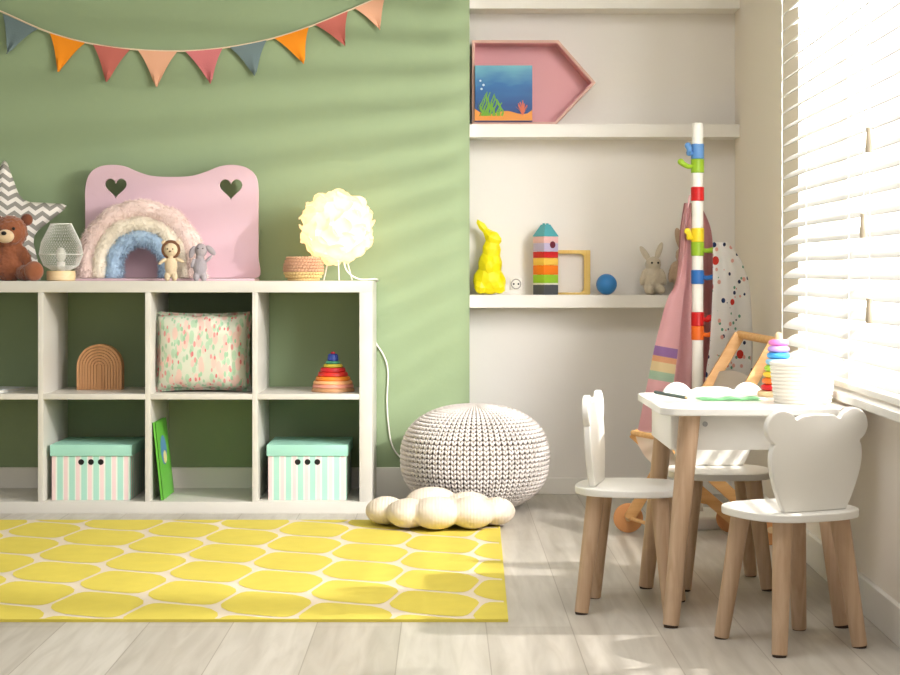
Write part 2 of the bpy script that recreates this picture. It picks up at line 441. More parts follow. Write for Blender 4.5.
for a, b_, tip, c in (((3, 14), (38, 29), (8, 54), 'g'), ((50, 33), (86, 42.5), (59, 72), 'o'), ((93, 44), (131, 49), (107, 82), 'r'),
                     ((138, 50), (178, 51), (157, 87), 'p'), ((185, 51), (223, 48), (211, 84), 'k'), ((230, 47.5), (267, 40), (255, 76), 'g'),
                     ((274, 38), (309, 27), (304, 64), 'o'), ((315, 25), (348, 11), (345, 46), 'r'), ((354, 8), (386, -6), (380, 30), 'p')):
    A, B, T = [P(q[0], q[1], BY)-o0 for q in (a, b_, tip)]
    bm = BM(); n = 8; rows = []
    for i in range(n+1):
        t = i/n; l = A.lerp(T, t); r = B.lerp(T, t); pin = math.sin(PI*t)*.012
        l = l+(T-A).cross(Vector((0, 1, 0))).normalized()*0; mid = (l+r)/2; row = []
        l = l.lerp(mid, .12*math.sin(PI*t)); r = r.lerp(mid, .12*math.sin(PI*t))
        for j in range(5):
            s = j/4; q = l.lerp(r, s); q.y -= .006*math.sin(PI*s*2+a[0])*t+.004+.006*t; row.append(bm.verts.new(q))
        rows.append(row)
    for R0, R1 in zip(rows, rows[1:]):
        for j in range(4): bm.faces.new((R0[j], R0[j+1], R1[j+1], R1[j]))
    bmesh.ops.remove_doubles(bm, verts=bm.verts, dist=1e-5)
    bmesh.ops.solidify(bm, geom=bm.faces[:], thickness=.0025)
    fo = obj('pennant', bm, cols[c], bt)
    fo['label'] = {'g': 'grey blue pennant', 'o': 'orange pennant', 'r': 'dusty red pennant', 'p': 'peach pennant', 'k': 'rose pennant'}[c]

# ================================================================== chevron star cushion
def chevron_mat():
    m = bpy.data.materials.new('chevron_fabric'); m.use_nodes = True; nt = m.node_tree; b = nt.nodes['Principled BSDF']; b.inputs['Roughness'].default_value = .9
    t = N(nt, 'ShaderNodeTexCoord'); s = N(nt, 'ShaderNodeSeparateXYZ'); nt.links.new(t.outputs['Object'], s.inputs[0])
    pp = N(nt, 'ShaderNodeMath', operation='PINGPONG'); pp.inputs[1].default_value = .024
    nt.links.new(s.outputs[0], pp.inputs[0])
    ml = N(nt, 'ShaderNodeMath', operation='MULTIPLY'); ml.inputs[1].default_value = .75; nt.links.new(pp.outputs[0], ml.inputs[0])
    ad = N(nt, 'ShaderNodeMath', operation='ADD'); nt.links.new(ml.outputs[0], ad.inputs[0]); nt.links.new(s.outputs[2], ad.inputs[1])
    fr = N(nt, 'ShaderNodeMath', operation='MODULO'); a2 = N(nt, 'ShaderNodeMath', operation='ADD'); a2.inputs[1].default_value = 3.4
    nt.links.new(ad.outputs[0], a2.inputs[0]); nt.links.new(a2.outputs[0], fr.inputs[0]); fr.inputs[1].default_value = .034
    gt = N(nt, 'ShaderNodeMath', operation='GREATER_THAN'); gt.inputs[1].default_value = .017; nt.links.new(fr.outputs[0], gt.inputs[0])
    mx = N(nt, 'ShaderNodeMix', data_type='RGBA'); mx.inputs[6].default_value = lin((150, 146, 138))+(1,); mx.inputs[7].default_value = lin((238, 232, 224))+(1,)
    nt.links.new(gt.outputs[0], mx.inputs[0]); nt.links.new(mx.outputs[2], b.inputs['Base Color'])
    return m
sp0 = P(2, 226, 6.16)
st = empty('star_cushion', sp0)
bm = BM()
ol = []
for k in range(10):
    a = PI/2+k*PI/5; r = .25 if k % 2 == 0 else .108; ol.append(Vector((r*math.cos(a), r*math.sin(a), 0)))
rim = []
for k in range(10):
    p, q = ol[k], ol[(k+1) % 10]
    for i in range(6): rim.append(p.lerp(q, i/6))
rim2 = [(rim[i-1]*.3+rim[i]*.4+rim[(i+1) % 60]*.3) for i in range(60)]
rings = []
for sgn in (1, -1):
    rr = []
    for k in range(0, 8):
        t = k/8; h = .05*sgn*(1-t**2.2)**.6
        rr.append([bm.verts.new((p.x*(.02 if t == 0 else t), -h*(.5+.5*(1-p.length*t/.24)), p.y*(.02 if t == 0 else t))) for p in rim2])
    rings.append(rr)
edge = [bm.verts.new((p.x, 0, p.y)) for p in rim2]
for rr in rings:
    rr.append(edge)
    for A, B in zip(rr, rr[1:]):
        for i in range(60): bm.faces.new((A[i], A[(i+1) % 60], B[(i+1) % 60], B[i]))
    bm.faces.new(rr[0])
sc = obj('star_cushion', bm, chevron_mat(), None, True, 180); bpy.data.objects.remove(st)
sc.location = sp0+Vector((0, .01, 0)); sc.rotation_euler = (math.radians(-6), 0, 0)
tag(sc, 'grey and white chevron star shaped cushion leaning on the green wall', 'cushion')

# ================================================================== teddy bear
def furmat(name, c, sh=.5): return mat(name, c, .95, bump=.9, bscale=260, var=.14, vscale=60, spec=.1, sheen=sh)
M_bear = furmat('brown_plush', (146, 88, 60)); M_bear_d = furmat('dark_brown_plush', (120, 70, 48)); M_muz = furmat('cream_plush', (222, 196, 160))
b0 = P(9, 282, 5.97); b0.z = ZT
tb = thing('teddy_bear', 'brown teddy bear sitting on the left end of the shelving unit', 'soft toy', b0)
blob('body', [((0, .0, .055), (.055, .045, .062)), ((0, 0, .10), (.045, .038, .045)), ((.005, -.008, .166), (.06, .052, .056)),
              ((-.05, -.015, .085), (.02, .02, .045), (0, .5, 0)), ((.055, -.015, .085), (.02, .02, .045), (0, -.5, 0)),
              ((-.06, -.045, .028), (.026, .06, .027), (0, 0, -.5)), ((.066, -.04, .026), (.026, .058, .026), (0, 0, .75))], M_bear, tb, vox=.0045, fuzz=.004)
for x in (-.045, .06):
    bm = BM(); ell(bm, (x, .002, .208), (.021, .012, .021)); e = obj('ear', bm, M_bear_d, tb)
for x in (-.078, .104):
    bm = BM(); ell(bm, (x, -.085, .033), (.033, .02, .034)); obj('foot', bm, M_bear, tb)
bm = BM(); ell(bm, (.002, -.058, .150), (.03, .02, .023)); mz = obj('muzzle', bm, M_muz, tb)
bm = BM(); ell(bm, (.002, -.078, .160), (.009, .005, .007)); obj('nose', bm, M_black, mz)
for x in (-.022, .03):
    bm = BM(); ell(bm, (x, -.058, .176), .0055); obj('eye', bm, M_black, tb)

# ================================================================== mesh globe candle lamp
g0 = P(61, 282, 5.94); g0.z = ZT
gl_ = thing('wire_table_lamp', 'small lamp with white wire mesh globe on round wooden base', 'lamp', g0)
bm = BM(); lathe(bm, [(.044, 0), (.048, .004), (.048, .03), (.046, .034)], 32); obj('base', bm, M_lightwood, gl_)
prof = [(.03, .036), (.058, .052), (.073, .09), (.066, .13), (.035, .193)]
me = bpy.data.meshes.new('m'); bm = BM()
fine = []
for (a, b_) in zip(prof, prof[1:]):
    for k in range(6): fine.append((a[0]+(b_[0]-a[0])*k/6, a[1]+(b_[1]-a[1])*k/6))
fine.append(prof[-1])
rows = [[bm.verts.new((r*math.cos(2*PI*(i+.5*(j % 2))/44), r*math.sin(2*PI*(i+.5*(j % 2))/44), z)) for i in range(44)] for j, (r, z) in enumerate(fine)]
for j in range(len(rows)-1):
    for i in range(44):
        A, B = rows[j], rows[j+1]
        if j % 2 == 0:
            bm.faces.new((A[i], A[(i+1) % 44], B[i])); bm.faces.new((A[(i+1) % 44], B[(i+1) % 44], B[i]))
        else:
            bm.faces.new((A[i], A[(i+1) % 44], B[(i+1) % 44])); bm.faces.new((A[i], B[(i+1) % 44], B[i]))
bm.to_mesh(me); bm.free()
r = evalmesh(me, [('WIREFRAME', dict(thickness=.0014, use_even_offset=False))])
M_wire = mat('white_wire', (226, 226, 220), .4)
ws = mobj('wire_shade', r, M_wire, gl_, False)
bm = BM(); torus(bm, (0, 0, .193), .035, .0016, 36, 6); obj('rim', bm, M_wire, ws)
bm = BM(); torus(bm, (0, 0, .09), .073, .0014, 40, 6); obj('rim', bm, M_wire, ws)
bm = BM(); lathe(bm, [(.014, .034), (.014, .062), (.012, .064)], 20); obj('bulb_holder', bm, M_white, gl_)
bm = BM(); ell(bm, (0, 0, .088), (.017, .017, .026)); obj('bulb', bm, mat('frosted_bulb', (225, 225, 215), .2), gl_)

# ================================================================== pink cut-out board
def lp_(pts, n=6): return [(p.x, p.y) for p in catmull([(x, y, 0) for x, y in pts], n, True)]
k_ = 6.17/F
def bp_(px, py): return ((px-172)*k_, (279-py)*k_)
outline = [bp_(*q) for q in ((85.5, 278), (85.5, 258), (85.5, 234), (85.5, 208), (85.5, 190), (89, 176), (98, 168), (111, 165.5), (125, 167), (137, 172), (152, 176.5), (172, 177.5), (192, 176.5), (207, 172), (220, 167), (233, 165.5), (247, 168.5), (256, 177), (258.5, 190), (258.5, 210), (258.5, 234), (258.5, 258), (258.5, 278), (230, 278.6), (172, 278.6), (115, 278.6))]
def heart(cx, cy, s): 
    r = []
    for i in range(28):
        t = 2*PI*i/28; x = 16*math.sin(t)**3; y = 13*math.cos(t)-5*math.cos(2*t)-2*math.cos(3*t)-math.cos(4*t)
        r.append(bp_(cx+x*s/16, cy-y*s/16))
    return r
ol = lp_(outline, 5); ol = [(x, max(y, .001)) for x, y in ol]
bm = shape2d([ol, heart(116, 187.5, 11), heart(231, 188.5, 11.5)], .014, .0015); allx(bm, UPR)
M_pink = mat('pink_painted_board', (216, 184, 194), .55, var=.02)
pb0 = P(172, 282, 6.17); pb0.z = ZT
pb = thing('pink_headboard', 'pink wooden board with rounded ears and two heart cut-outs', 'board', pb0)
allx(bm, Matrix.Translation((0, 0, .008))); obj('board', bm, M_pink, pb, True, 15)
bm = BM(); box(bm, -.325, .306, -.15, .008, 0, .008, bev=.002); obj('base_plate', bm, M_pink, pb)

# ================================================================== fluffy rainbow cushion
r0 = P(141, 282, 6.085); r0.z = ZT+.0082
rb = thing('rainbow_cushion', 'fluffy rainbow cushion with pale pink, cream and blue bands', 'cushion', r0)
def band(name, R, r, m, leanx=0, furn=2600, top=1.0, dy=.034, seed=1, ft=.013, R2=None):
    pts = []
    nn = 30; h0 = .052
    pts += [(-R*1.03, 0, .001), (-R*1.02, 0, h0*.35), (-R*1.01, 0, h0*.7)]
    for i in range(nn+1):
        a = PI*i/nn; pts.append((-R*math.cos(a), 0, h0+R*math.sin(a)))
    pts += [(R*1.01, 0, h0*.7), (R*1.02, 0, h0*.35), (R*1.03, 0, .001)]
    bm = BM(); tube(bm, pts, lambda t: r*(1+.05*math.sin(t*40)), 14, flat=1)
    # round the tube's depth
    for v in bm.verts: v.co.y *= dy/r
    for v in bm.verts:
        nz = noise.noise(v.co*38+Vector((seed, 0, 0)))*.008; v.co += v.co.normalized()*nz
        if v.co.z < .001: v.co.z = .001
    bmesh.ops.subdivide_edges(bm, edges=bm.edges[:], cuts=1, use_grid_fill=True)
    bm.normal_update(); bmesh.ops.recalc_face_normals(bm, faces=bm.faces)
    fur(bm, furn, ft, .0011, seed, filt=lambda f: f.normal.y < .5)
    for v in bm.verts:
        if v.co.z < .0005: v.co.z = .0005
    return obj(name, bm, m, rb, True, 180, recalc=False)
band('outer_band', .184, .036, mat('blush_fluff', (240, 218, 210), .95, sheen=.3, var=.1, vscale=40), top=1.26, seed=1, furn=5200)
band('middle_band', .14, .033, mat('cream_fluff', (242, 232, 214), .95, sheen=.3, var=.08, vscale=40), top=1.30, dy=.038, seed=2, furn=4200)
band('inner_band', .092, .030, mat('sky_blue_fluff', (172, 196, 218), .95, sheen=.3, var=.1, vscale=40), top=1.28, dy=.036, seed=3, furn=3600, ft=.011)

# ================================================================== crochet lion and bunny
M_cro = mat('beige_crochet', (222, 200, 166), .95, bump=1, bscale=220, var=.1, vscale=80); M_mane = mat('brown_crochet', (120, 84, 60), .95, bump=1, bscale=220)
M_grey = mat('lilac_grey_crochet', (172, 164, 168), .95, bump=1, bscale=220, var=.08, vscale=80)
l0 = P(171, 282, 5.95); l0.z = ZT
ln = thing('crochet_lion', 'small beige crochet lion with brown mane standing beside rainbow cushion', 'soft toy', l0)
blob('body', [((0, 0, .05), (.022, .017, .032)), ((-.012, 0, .016), (.0105, .012, .018)), ((.012, 0, .016), (.0105, .012, .018)),
              ((-.03, -.003, .066), (.0065, .0065, .018), (0, .85, 0)), ((.03, -.003, .07), (.0065, .0065, .018), (0, -1.15, 0)),
              ((0, 0, .105), (.0255, .02, .025)), ((0, 0, .08), (.012, .011, .012))], M_cro, ln, vox=.0025, smooth=3)
bm = BM(); torus(bm, (0, 0, 0), .0265, .0062, 32, 8, M=Matrix.Translation((0, -.002, .106)) @ Matrix.Rotation(PI/2, 4, 'X')); obj('mane', bm, M_mane, ln)
for x in (-.024, .022):
    bm = BM(); ell(bm, (x, .0, .129), (.009, .006, .009)); obj('ear', bm, M_cro, ln)
for x in (-.009, .009):
    bm = BM(); ell(bm, (x, -.0185, .108), .0024, 10, 8); obj('eye', bm, M_black, ln)
bm = BM(); ell(bm, (0, -.0205, .1), (.004, .003, .003), 10, 8); obj('nose', bm, M_mane, ln)
e0 = P(200, 282, 5.97); e0.z = ZT
eb = thing('crochet_bunny', 'small lilac grey crochet bunny with floppy ears and spread arms', 'soft toy', e0)
blob('body', [((0, 0, .048), (.024, .018, .032)), ((-.012, 0, .015), (.0115, .013, .017)), ((.013, 0, .015), (.0115, .013, .017)),
              ((.03, -.004, .075), (.006, .006, .018), (0, .8, 0)), ((-.024, -.006, .06), (.006, .006, .018), (0, .3, 0)),
              ((.003, 0, .104), (.021, .019, .024)), ((0, 0, .08), (.014, .012, .014))], M_grey, eb, vox=.0025, smooth=3)
for c, a in (((.037, -.002, .104), -.75), ((-.026, -.002, .098), .35)):
    bm = BM(); ell(bm, c, (.010, .006, .022), R=Euler((0, a, 0)).to_matrix()); obj('ear', bm, M_grey, eb)
for x in (-.004, .012):
    bm = BM(); ell(bm, (x, -.018, .11), .0022, 10, 8); obj('eye', bm, M_black, eb)

# ================================================================== woven pot
M_rope = mat('woven_pink_straw', (206, 160, 128), .9, bump=.8, bscale=300, var=.15, vscale=50); M_rope2 = mat('woven_natural_straw', (222, 190, 130), .9, bump=.8, bscale=300, var=.12, vscale=50)
q0 = P(303.5, 282, 5.98); q0.z = ZT
wb = thing('woven_basket', 'small round woven straw basket next to the petal globe lamp', 'basket', q0)
rad = [.05, .058, .063, .065, .065, .063, .060, .055]
for nm, rng, m in (('basket_base', (0, 1, 2), M_rope2), ('basket_wall', (3, 4, 5, 6, 7), M_rope)):
    bm = BM()
    for k in rng:
        R_ = rad[k]; z = .0055+k*.0102
        for i in range(34):
            a = 2*PI*(i+.5*(k % 2))/34; ell(bm, (R_*math.cos(a), R_*math.sin(a), z), (.0055, .0076, .0056), 8, 6, Euler((0, 0, a)).to_matrix() @ Euler((.5, 0, 0)).to_matrix())
        torus(bm, (0, 0, z), R_-.002, .0045, 34, 6)
    if rng[0] == 0: cone(bm, (0, 0, .001), (0, 0, .006), .05, .05, 30)
    obj(nm, bm, m, wb)

# ================================================================== petal globe lamp
L0 = P(337, 227, 6.02)
lp0 = Vector((L0.x, 6.02, ZT))
pl = thing('petal_table_lamp', 'glowing warm white globe lamp of curled petals on wire legs', 'lamp', lp0)
M_petal = mat('lit_petal', (250, 240, 222), .6, emit=(255, 232, 190), es=.36, trans=.5)
zc = L0.z-ZT; RL = .112
for k in range(64):
    ph = math.acos(1-2*(k+.5)/64); th = PI*(1+5**.5)*k
    d = Vector((math.sin(ph)*math.cos(th), math.sin(ph)*math.sin(th), math.cos(ph)))
    Q = d.to_track_quat('Z', 'Y').to_matrix().to_4x4()
    bm = BM(); rows = []
    for j in range(5):
        t = j/4; rr = .0345*t; row = []
        for i in range(14):
            a = 2*PI*i/14; w_ = 1+.10*math.sin(3*a+k)*t
            row.append(bm.verts.new((rr*w_*math.cos(a), rr*w_*math.sin(a), -.0+.30*rr*t*math.cos(2*a+k)+.004*t)))
        rows.append(row)
    for A, B in zip(rows[1:], rows[2:]):
        for i in range(14): bm.faces.new((A[i], A[(i+1) % 14], B[(i+1) % 14], B[i]))
    bm.faces.new(rows[1])
    for v in rows[0]: bm.verts.remove(v)
    bmesh.ops.solidify(bm, geom=bm.faces[:], thickness=.0008)
    allx(bm, Matrix.Translation(d*(RL+.006*((k*7) % 3)/2)+Vector((0, 0, zc))) @ Q @ Matrix.Rotation(k*1.3, 4, 'Z'))
    obj('petal', bm, M_petal, pl)
bm = BM(); ell(bm, (0, 0, zc), .1, 24, 16); obj('inner_globe', bm, mat('lit_globe', (250, 240, 222), .6, emit=(255, 226, 170), es=.9, trans=.5), pl)
bm = BM()
for a in (2.6, 4.9, .4):
    tube(bm, [(.03*math.cos(a), .03*math.sin(a), zc-.09), (.055*math.cos(a), .055*math.sin(a), .002)], .0022, 8)
torus(bm, (0, 0, zc-.095), .03, .0022, 24, 6)
obj('wire_legs', bm, M_white, pl)
cpts = catmull([Vector((.02, 0, zc-.095)), Vector((.035, -.03, .035)), Vector((.075, .02, .006)), Vector((.135, .10, .004)),
                ] + [P(x, y, Y)-lp0 for x, y, Y in ((371, 288, 6.243), (373, 315, 6.243), (375, 340, 6.243), (384, 356, 6.243), (388, 372, 6.243), (387, 400, 6.243), (388.5, 425, 6.243), (392, 445, 6.243), (400, 457, 6.24), (412, 463, 6.235))], 8)
bm = BM(); tube(bm, cpts, .0028, 8); cdo = obj('cord', bm, M_white, pl)
pld = bpy.data.lights.new('lamp_bulb_light', 'POINT'); plo = bpy.data.objects.new('lamp_bulb_light', pld); COL.objects.link(plo)
plo.parent = pl; plo.location = (0, 0, zc); pld.energy = 1.3; pld.color = (1, .84, .58); pld.shadow_soft_size = .1
for c_ in pl.children:
    pass

# ================================================================== cell contents
# wooden nested arches
a0 = Vector((P(100.5, 390, 6.1).x, 6.1, ZM))
ar = thing('arch_stacker', 'tan wooden nested arch toy standing in an upper cube', 'toy', a0)
hwid = .0785
nA = 8; th = hwid/nA
for k in range(nA):
    ro = hwid-k*th-.0006; ri = hwid-(k+1)*th+.0006 if k < nA-1 else 0
    zc_ = .158-.0785
    def arc(r): return [(-r, 0), (-r, zc_*.5)]+[(-r*math.cos(PI*i/20), zc_+r*math.sin(PI*i/20)) for i in range(21)]+[(r, zc_*.5), (r, 0)]
    pts = arc(ro)+(arc(ri)[::-1] if ri > 0.001 else [])
    bm = shape2d([pts], .05, .0008); allx(bm, UPR)
    obj('arch', bm, M_archwood, ar, True, 15)

# floral cushion
def floral_mat():
    m = bpy.data.materials.new('floral_cotton'); m.use_nodes = True; nt = m.node_tree; b = nt.nodes['Principled BSDF']; b.inputs['Roughness'].default_value = .9
    t = N(nt, 'ShaderNodeTexCoord'); base = lin((208, 210, 192))+(1,)
    prev = None
    for (sc_, off, cc, th_, rot) in ((30, 0, (176, 204, 174), .42, .5), (24, 21, (224, 192, 180), .42, .2), (34, 7, (156, 194, 160), .28, -.6), (30, 13, (220, 150, 146), .24, .9), (24, 33, (214, 122, 122), .16, -.3)):
        mp = N(nt, 'ShaderNodeMapping'); mp.inputs['Scale'].default_value = (1.8, 1, .8); mp.inputs['Location'].default_value = (off, off, off); mp.inputs['Rotation'].default_value = (0, rot, 0)
        vo = N(nt, 'ShaderNodeTexVoronoi'); vo.inputs['Scale'].default_value = sc_
        nt.links.new(t.outputs['Object'], mp.inputs[0]); nt.links.new(mp.outputs[0], vo.inputs['Vector'])
        lt = N(nt, 'ShaderNodeMath', operation='LESS_THAN'); lt.inputs[1].default_value = th_; nt.links.new(vo.outputs['Distance'], lt.inputs[0])
        mx = N(nt, 'ShaderNodeMix', data_type='RGBA'); mx.inputs[7].default_value = lin(cc)+(1,)
        if prev: nt.links.new(prev.outputs[2], mx.inputs[6])
        else: mx.inputs[6].default_value = base
        nt.links.new(lt.outputs[0], mx.inputs[0]); prev = mx
    nt.links.new(prev.outputs[2], b.inputs['Base Color']); return m
M_floral = floral_mat()
f0 = Vector((P(203, 352, 5.96).x, 5.97, ZM+.137))
bm = BM(); n = 24; W2, H2 = .157, .13
vv = {}
for side in (1, -1):
    for i in range(n+1):
        for j in range(n+1):
            a, b_ = i/n*2-1, j/n*2-1
            edge = (i in (0, n) or j in (0, n))
            if side == -1 and edge: vv[(side, i, j)] = vv[(1, i, j)]; continue
            pinch = 1-.06*(1-abs(a)**2)*abs(b_)**3-.0
            pin2 = 1-.05*(1-abs(b_)**2)*abs(a)**3
            y = side*.062*((1-a**4)*(1-b_**4))**.55
            y += .004*noise.noise(Vector((a*3, b_*3, side)))
            vv[(side, i, j)] = bm.verts.new((W2*a*pin2, -y, H2*b_*pinch+.003*math.sin(a*9)*abs(b_)))
    for i in range(n):
        for j in range(n): bm.faces.new((vv[(side, i, j)], vv[(side, i+1, j)], vv[(side, i+1, j+1)], vv[(side, i, j+1)]))
fc = obj('floral_cushion', bm, M_floral, None, True, 180); fc.location = f0; fc.rotation_euler = (math.radians(-4), 0, 0)
tag(fc, 'square cushion with green and pink floral print filling a cube', 'cushion')
bm = BM()
rim = []
for i in range(160):
    t = i/160*4; s = int(t); q = t-s; a = -1+2*q
    a_, b_ = [(a, -1), (1, a), (-a, 1), (-1, -a)][s]
    x = W2*a_*(1-.05*(1-abs(b_)**2)*abs(a_)**3); z = H2*b_*(1-.06*(1-abs(a_)**2)*abs(b_)**3)
    nn = Vector((a_ if s in (1, 3) else 0, 0, b_ if s in (0, 2) else 0))
    rim.append((Vector((x, 0, z)), nn))
A = [bm.verts.new(p-n_*.004) for p, n_ in rim]
B = [bm.verts.new(p+n_*.007+Vector((0, .006*math.sin(i*1.25), 0))) for i, (p, n_) in enumerate(rim)]
for i in range(160): bm.faces.new((A[i], A[(i+1) % 160], B[(i+1) % 160], B[i]))
bmesh.ops.solidify(bm, geom=bm.faces[:], thickness=.0018)
obj('ruffle', bm, M_floral, fc)

# ring pyramid in the right cube
t0 = Vector((P(333, 391, 5.99).x, 5.99, ZM))
tp = thing('ring_pyramid', 'rainbow wooden ring pyramid toy with blue top in the right cube', 'toy', t0)
z = 0
for nm, r_, h_, c, hexa in (('base', .074, .014, (190, 140, 96), 0), ('ring', .071, .012, (224, 150, 128), 0), ('ring', .068, .012, (240, 176, 120), 0), ('ring', .060, .014, (232, 134, 40), 0),
                            ('ring', .052, .015, (206, 44, 36), 0), ('ring', .044, .015, (198, 36, 40), 0), ('ring', .034, .012, (204, 184, 60), 0), ('ring', .026, .01, (70, 150, 120), 0), ('knob', .019, .024, (44, 66, 150), 0)):
    bm = BM(); b_ = .003
    lathe(bm, [(r_-b_, z), (r_, z+b_), (r_-.002, z+h_-b_), (r_-b_-.002, z+h_)], 32); z += h_
    o = obj(nm, bm, mat('toy_paint', c, .4), tp)
bm = BM(); ell(bm, (0, 0, z+.003), (.008, .008, .005)); obj('cap', bm, mat('red_toy_paint', (200, 50, 60), .4), tp)

# storage boxes
def stripe_mat():
    m = bpy.data.materials.new('striped_paper'); m.use_nodes = True; nt = m.node_tree; b = nt.nodes['Principled BSDF']; b.inputs['Roughness'].default_value = .6
    t = N(nt, 'ShaderNodeTexCoord'); s = N(nt, 'ShaderNodeSeparateXYZ'); nt.links.new(t.outputs['Object'], s.inputs[0])
    ad = N(nt, 'ShaderNodeMath', operation='ADD'); nt.links.new(s.outputs[0], ad.inputs[0]); nt.links.new(s.outputs[1], ad.inputs[1])
    a2 = N(nt, 'ShaderNodeMath', operation='ADD'); a2.inputs[1].default_value = 2.0; nt.links.new(ad.outputs[0], a2.inputs[0])
    md = N(nt, 'ShaderNodeMath', operation='MODULO'); md.inputs[1].default_value = .0405; nt.links.new(a2.outputs[0], md.inputs[0])
    dv = N(nt, 'ShaderNodeMath', operation='DIVIDE'); dv.inputs[1].default_value = .0405; nt.links.new(md.outputs[0], dv.inputs[0])
    rp = N(nt, 'ShaderNodeValToRGB'); rp.color_ramp.interpolation = 'CONSTANT'
    e = rp.color_ramp.elements; e[0].position = 0; e[0].color = lin((170, 218, 200))+(1,); e[1].position = .46; e[1].color = lin((228, 234, 220))+(1,)
    e2 = e.new(.55); e2.color = lin((234, 208, 206))+(1,); e3 = e.new(.87); e3.color = lin((228, 234, 220))+(1,)
    nt.links.new(dv.outputs[0], rp.inputs[0]); nt.links.new(rp.outputs[0], b.inputs['Base Color']); return m
M_stripe = stripe_mat(); M_mint = mat('mint_paper_lid', (160, 212, 194), .55)
def storage_box(cx, label):
    o = thing('storage_box', label, 'storage box', Vector((cx, 6.045, ZB)), 0, 'striped storage boxes in the lower cubes')
    bm = BM(); box(bm, -.132, .132, -.145, .145, 0, .16, bev=.002); body = obj('body', bm, M_stripe, o)
    bm = BM(); box(bm, -.137, .137, -.15, .15, .148, .186, bev=.002); obj('lid', bm, M_mint, o)
    bm = BM()
    for x in (-.033, 0, .033):
        cone(bm, (x, -.1458, .128), (x, -.1445, .128), .0098, .0098, 20)
    obj('finger_hole', bm, M_black, o)
    return o
bx = storage_box(P(91, 470, 5.9).x, 'mint striped storage box with lid in the left lower cube')
dup(bx, Vector((P(307.5, 470, 5.9).x, 6.045, ZB)), 0, 'mint striped storage box with lid in the right lower cube, below the ring pyramid')

# leaning green book
gb0 = Vector((P(160.5, 499, 5.885).x, 5.885, ZB))
gb = thing('green_book', 'green picture book leaning upright in the lower middle cube', 'book', gb0)
M_gcov = mat('green_cover', (104, 188, 66), .4); M_page = mat('pages', (236, 232, 220), .8)
gbl = Matrix.Rotation(math.radians(-6.2), 4, 'Y')
bm = BM(); box(bm, 0, .0022, 0, .23, .001, .262, gbl); box(bm, .0085, .0105, 0, .23, .001, .262, gbl); box(bm, 0, .0105, 0, .002, .001, .262, gbl); obj('cover', bm, M_gcov, gb, False)
bm = BM(); box(bm, .0023, .0084, .003, .224, .004, .258, gbl); obj('page_block', bm, M_page, gb, False)
bm = BM(); v0 = ell(bm, (.0107, .11, .16), (.0004, .06, .05), 24, 12); xf(bm, v0, gbl); p1 = obj('cover_picture', bm, mat('blue_print', (86, 140, 176), .5), gb)
bm = BM(); v0 = ell(bm, (.0111, .12, .135), (.0003, .035, .022), 16, 8); xf(bm, v0, gbl); obj('picture_detail', bm, mat('pale_print', (226, 214, 150), .5), p1)
# flat booklet at the far left
k0 = Vector((P(-12, 390, 6.0).x, 6.0, ZM))
kb = thing('white_booklet', 'thin white booklet lying flat on shelf in leftmost cube', 'book', k0, math.radians(-12))
bm = BM(); box(bm, -.085, .085, -.11, .11, .0, .0015); box(bm, -.085, .085, -.11, .11, .0085, .01); box(bm, -.085, -.0835, -.11, .11, 0, .01); obj('cover', bm, mat('booklet_cover', (214, 218, 220), .4), kb, False)
bm = BM(); box(bm, -.082, .083, -.108, .108, .0016, .0084); obj('page_block', bm, M_page, kb, False)

# ================================================================== knitted pouf
M_knit = mat('grey_knit_yarn', (222, 214, 208), .95, bump=.5, bscale=250, var=.08, vscale=60)
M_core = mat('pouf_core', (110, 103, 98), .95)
p0 = Vector((P(475, 500, 5.97).x, 5.965, 0))
pf = thing('knitted_pouf', 'round grey chunky knitted pouf on the floor by the green wall', 'pouf', p0)
PR, PHh = .249, .176
def prad(ph):   # superellipse profile
    e = 2.35; c, s = abs(math.cos(ph)), abs(math.sin(ph)); r = 1/((c**e+s**e)**(1/e)); return PR*r*math.cos(ph), PHh*r*math.sin(ph)
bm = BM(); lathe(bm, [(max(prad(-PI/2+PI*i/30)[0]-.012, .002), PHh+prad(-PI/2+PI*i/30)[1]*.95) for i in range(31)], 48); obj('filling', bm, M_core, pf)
bm = BM(); nst = 72
def stitch(bm, p, du, dv, n, a, b_, h):
    # flattened four sided bead, smooth shaded
    vs = [bm.verts.new(p+du*a*x+dv*b_*y+n*h*z) for x, y, z in ((-1, 0, 0), (-.5, -.8, .35), (.5, -.8, .35), (1, 0, 0), (.5, .8, .35), (-.5, .8, .35), (-.35, 0, 1), (.35, 0, 1), (0, 0, -.8))]
    for q in ((0, 1, 6), (1, 2, 7, 6), (2, 3, 7), (3, 4, 7), (4, 5, 6, 7), (5, 0, 6), (0, 8, 1), (1, 8, 2), (2, 8, 3), (3, 8, 4), (4, 8, 5), (5, 8, 0)):
        bm.faces.new([vs[i] for i in q])
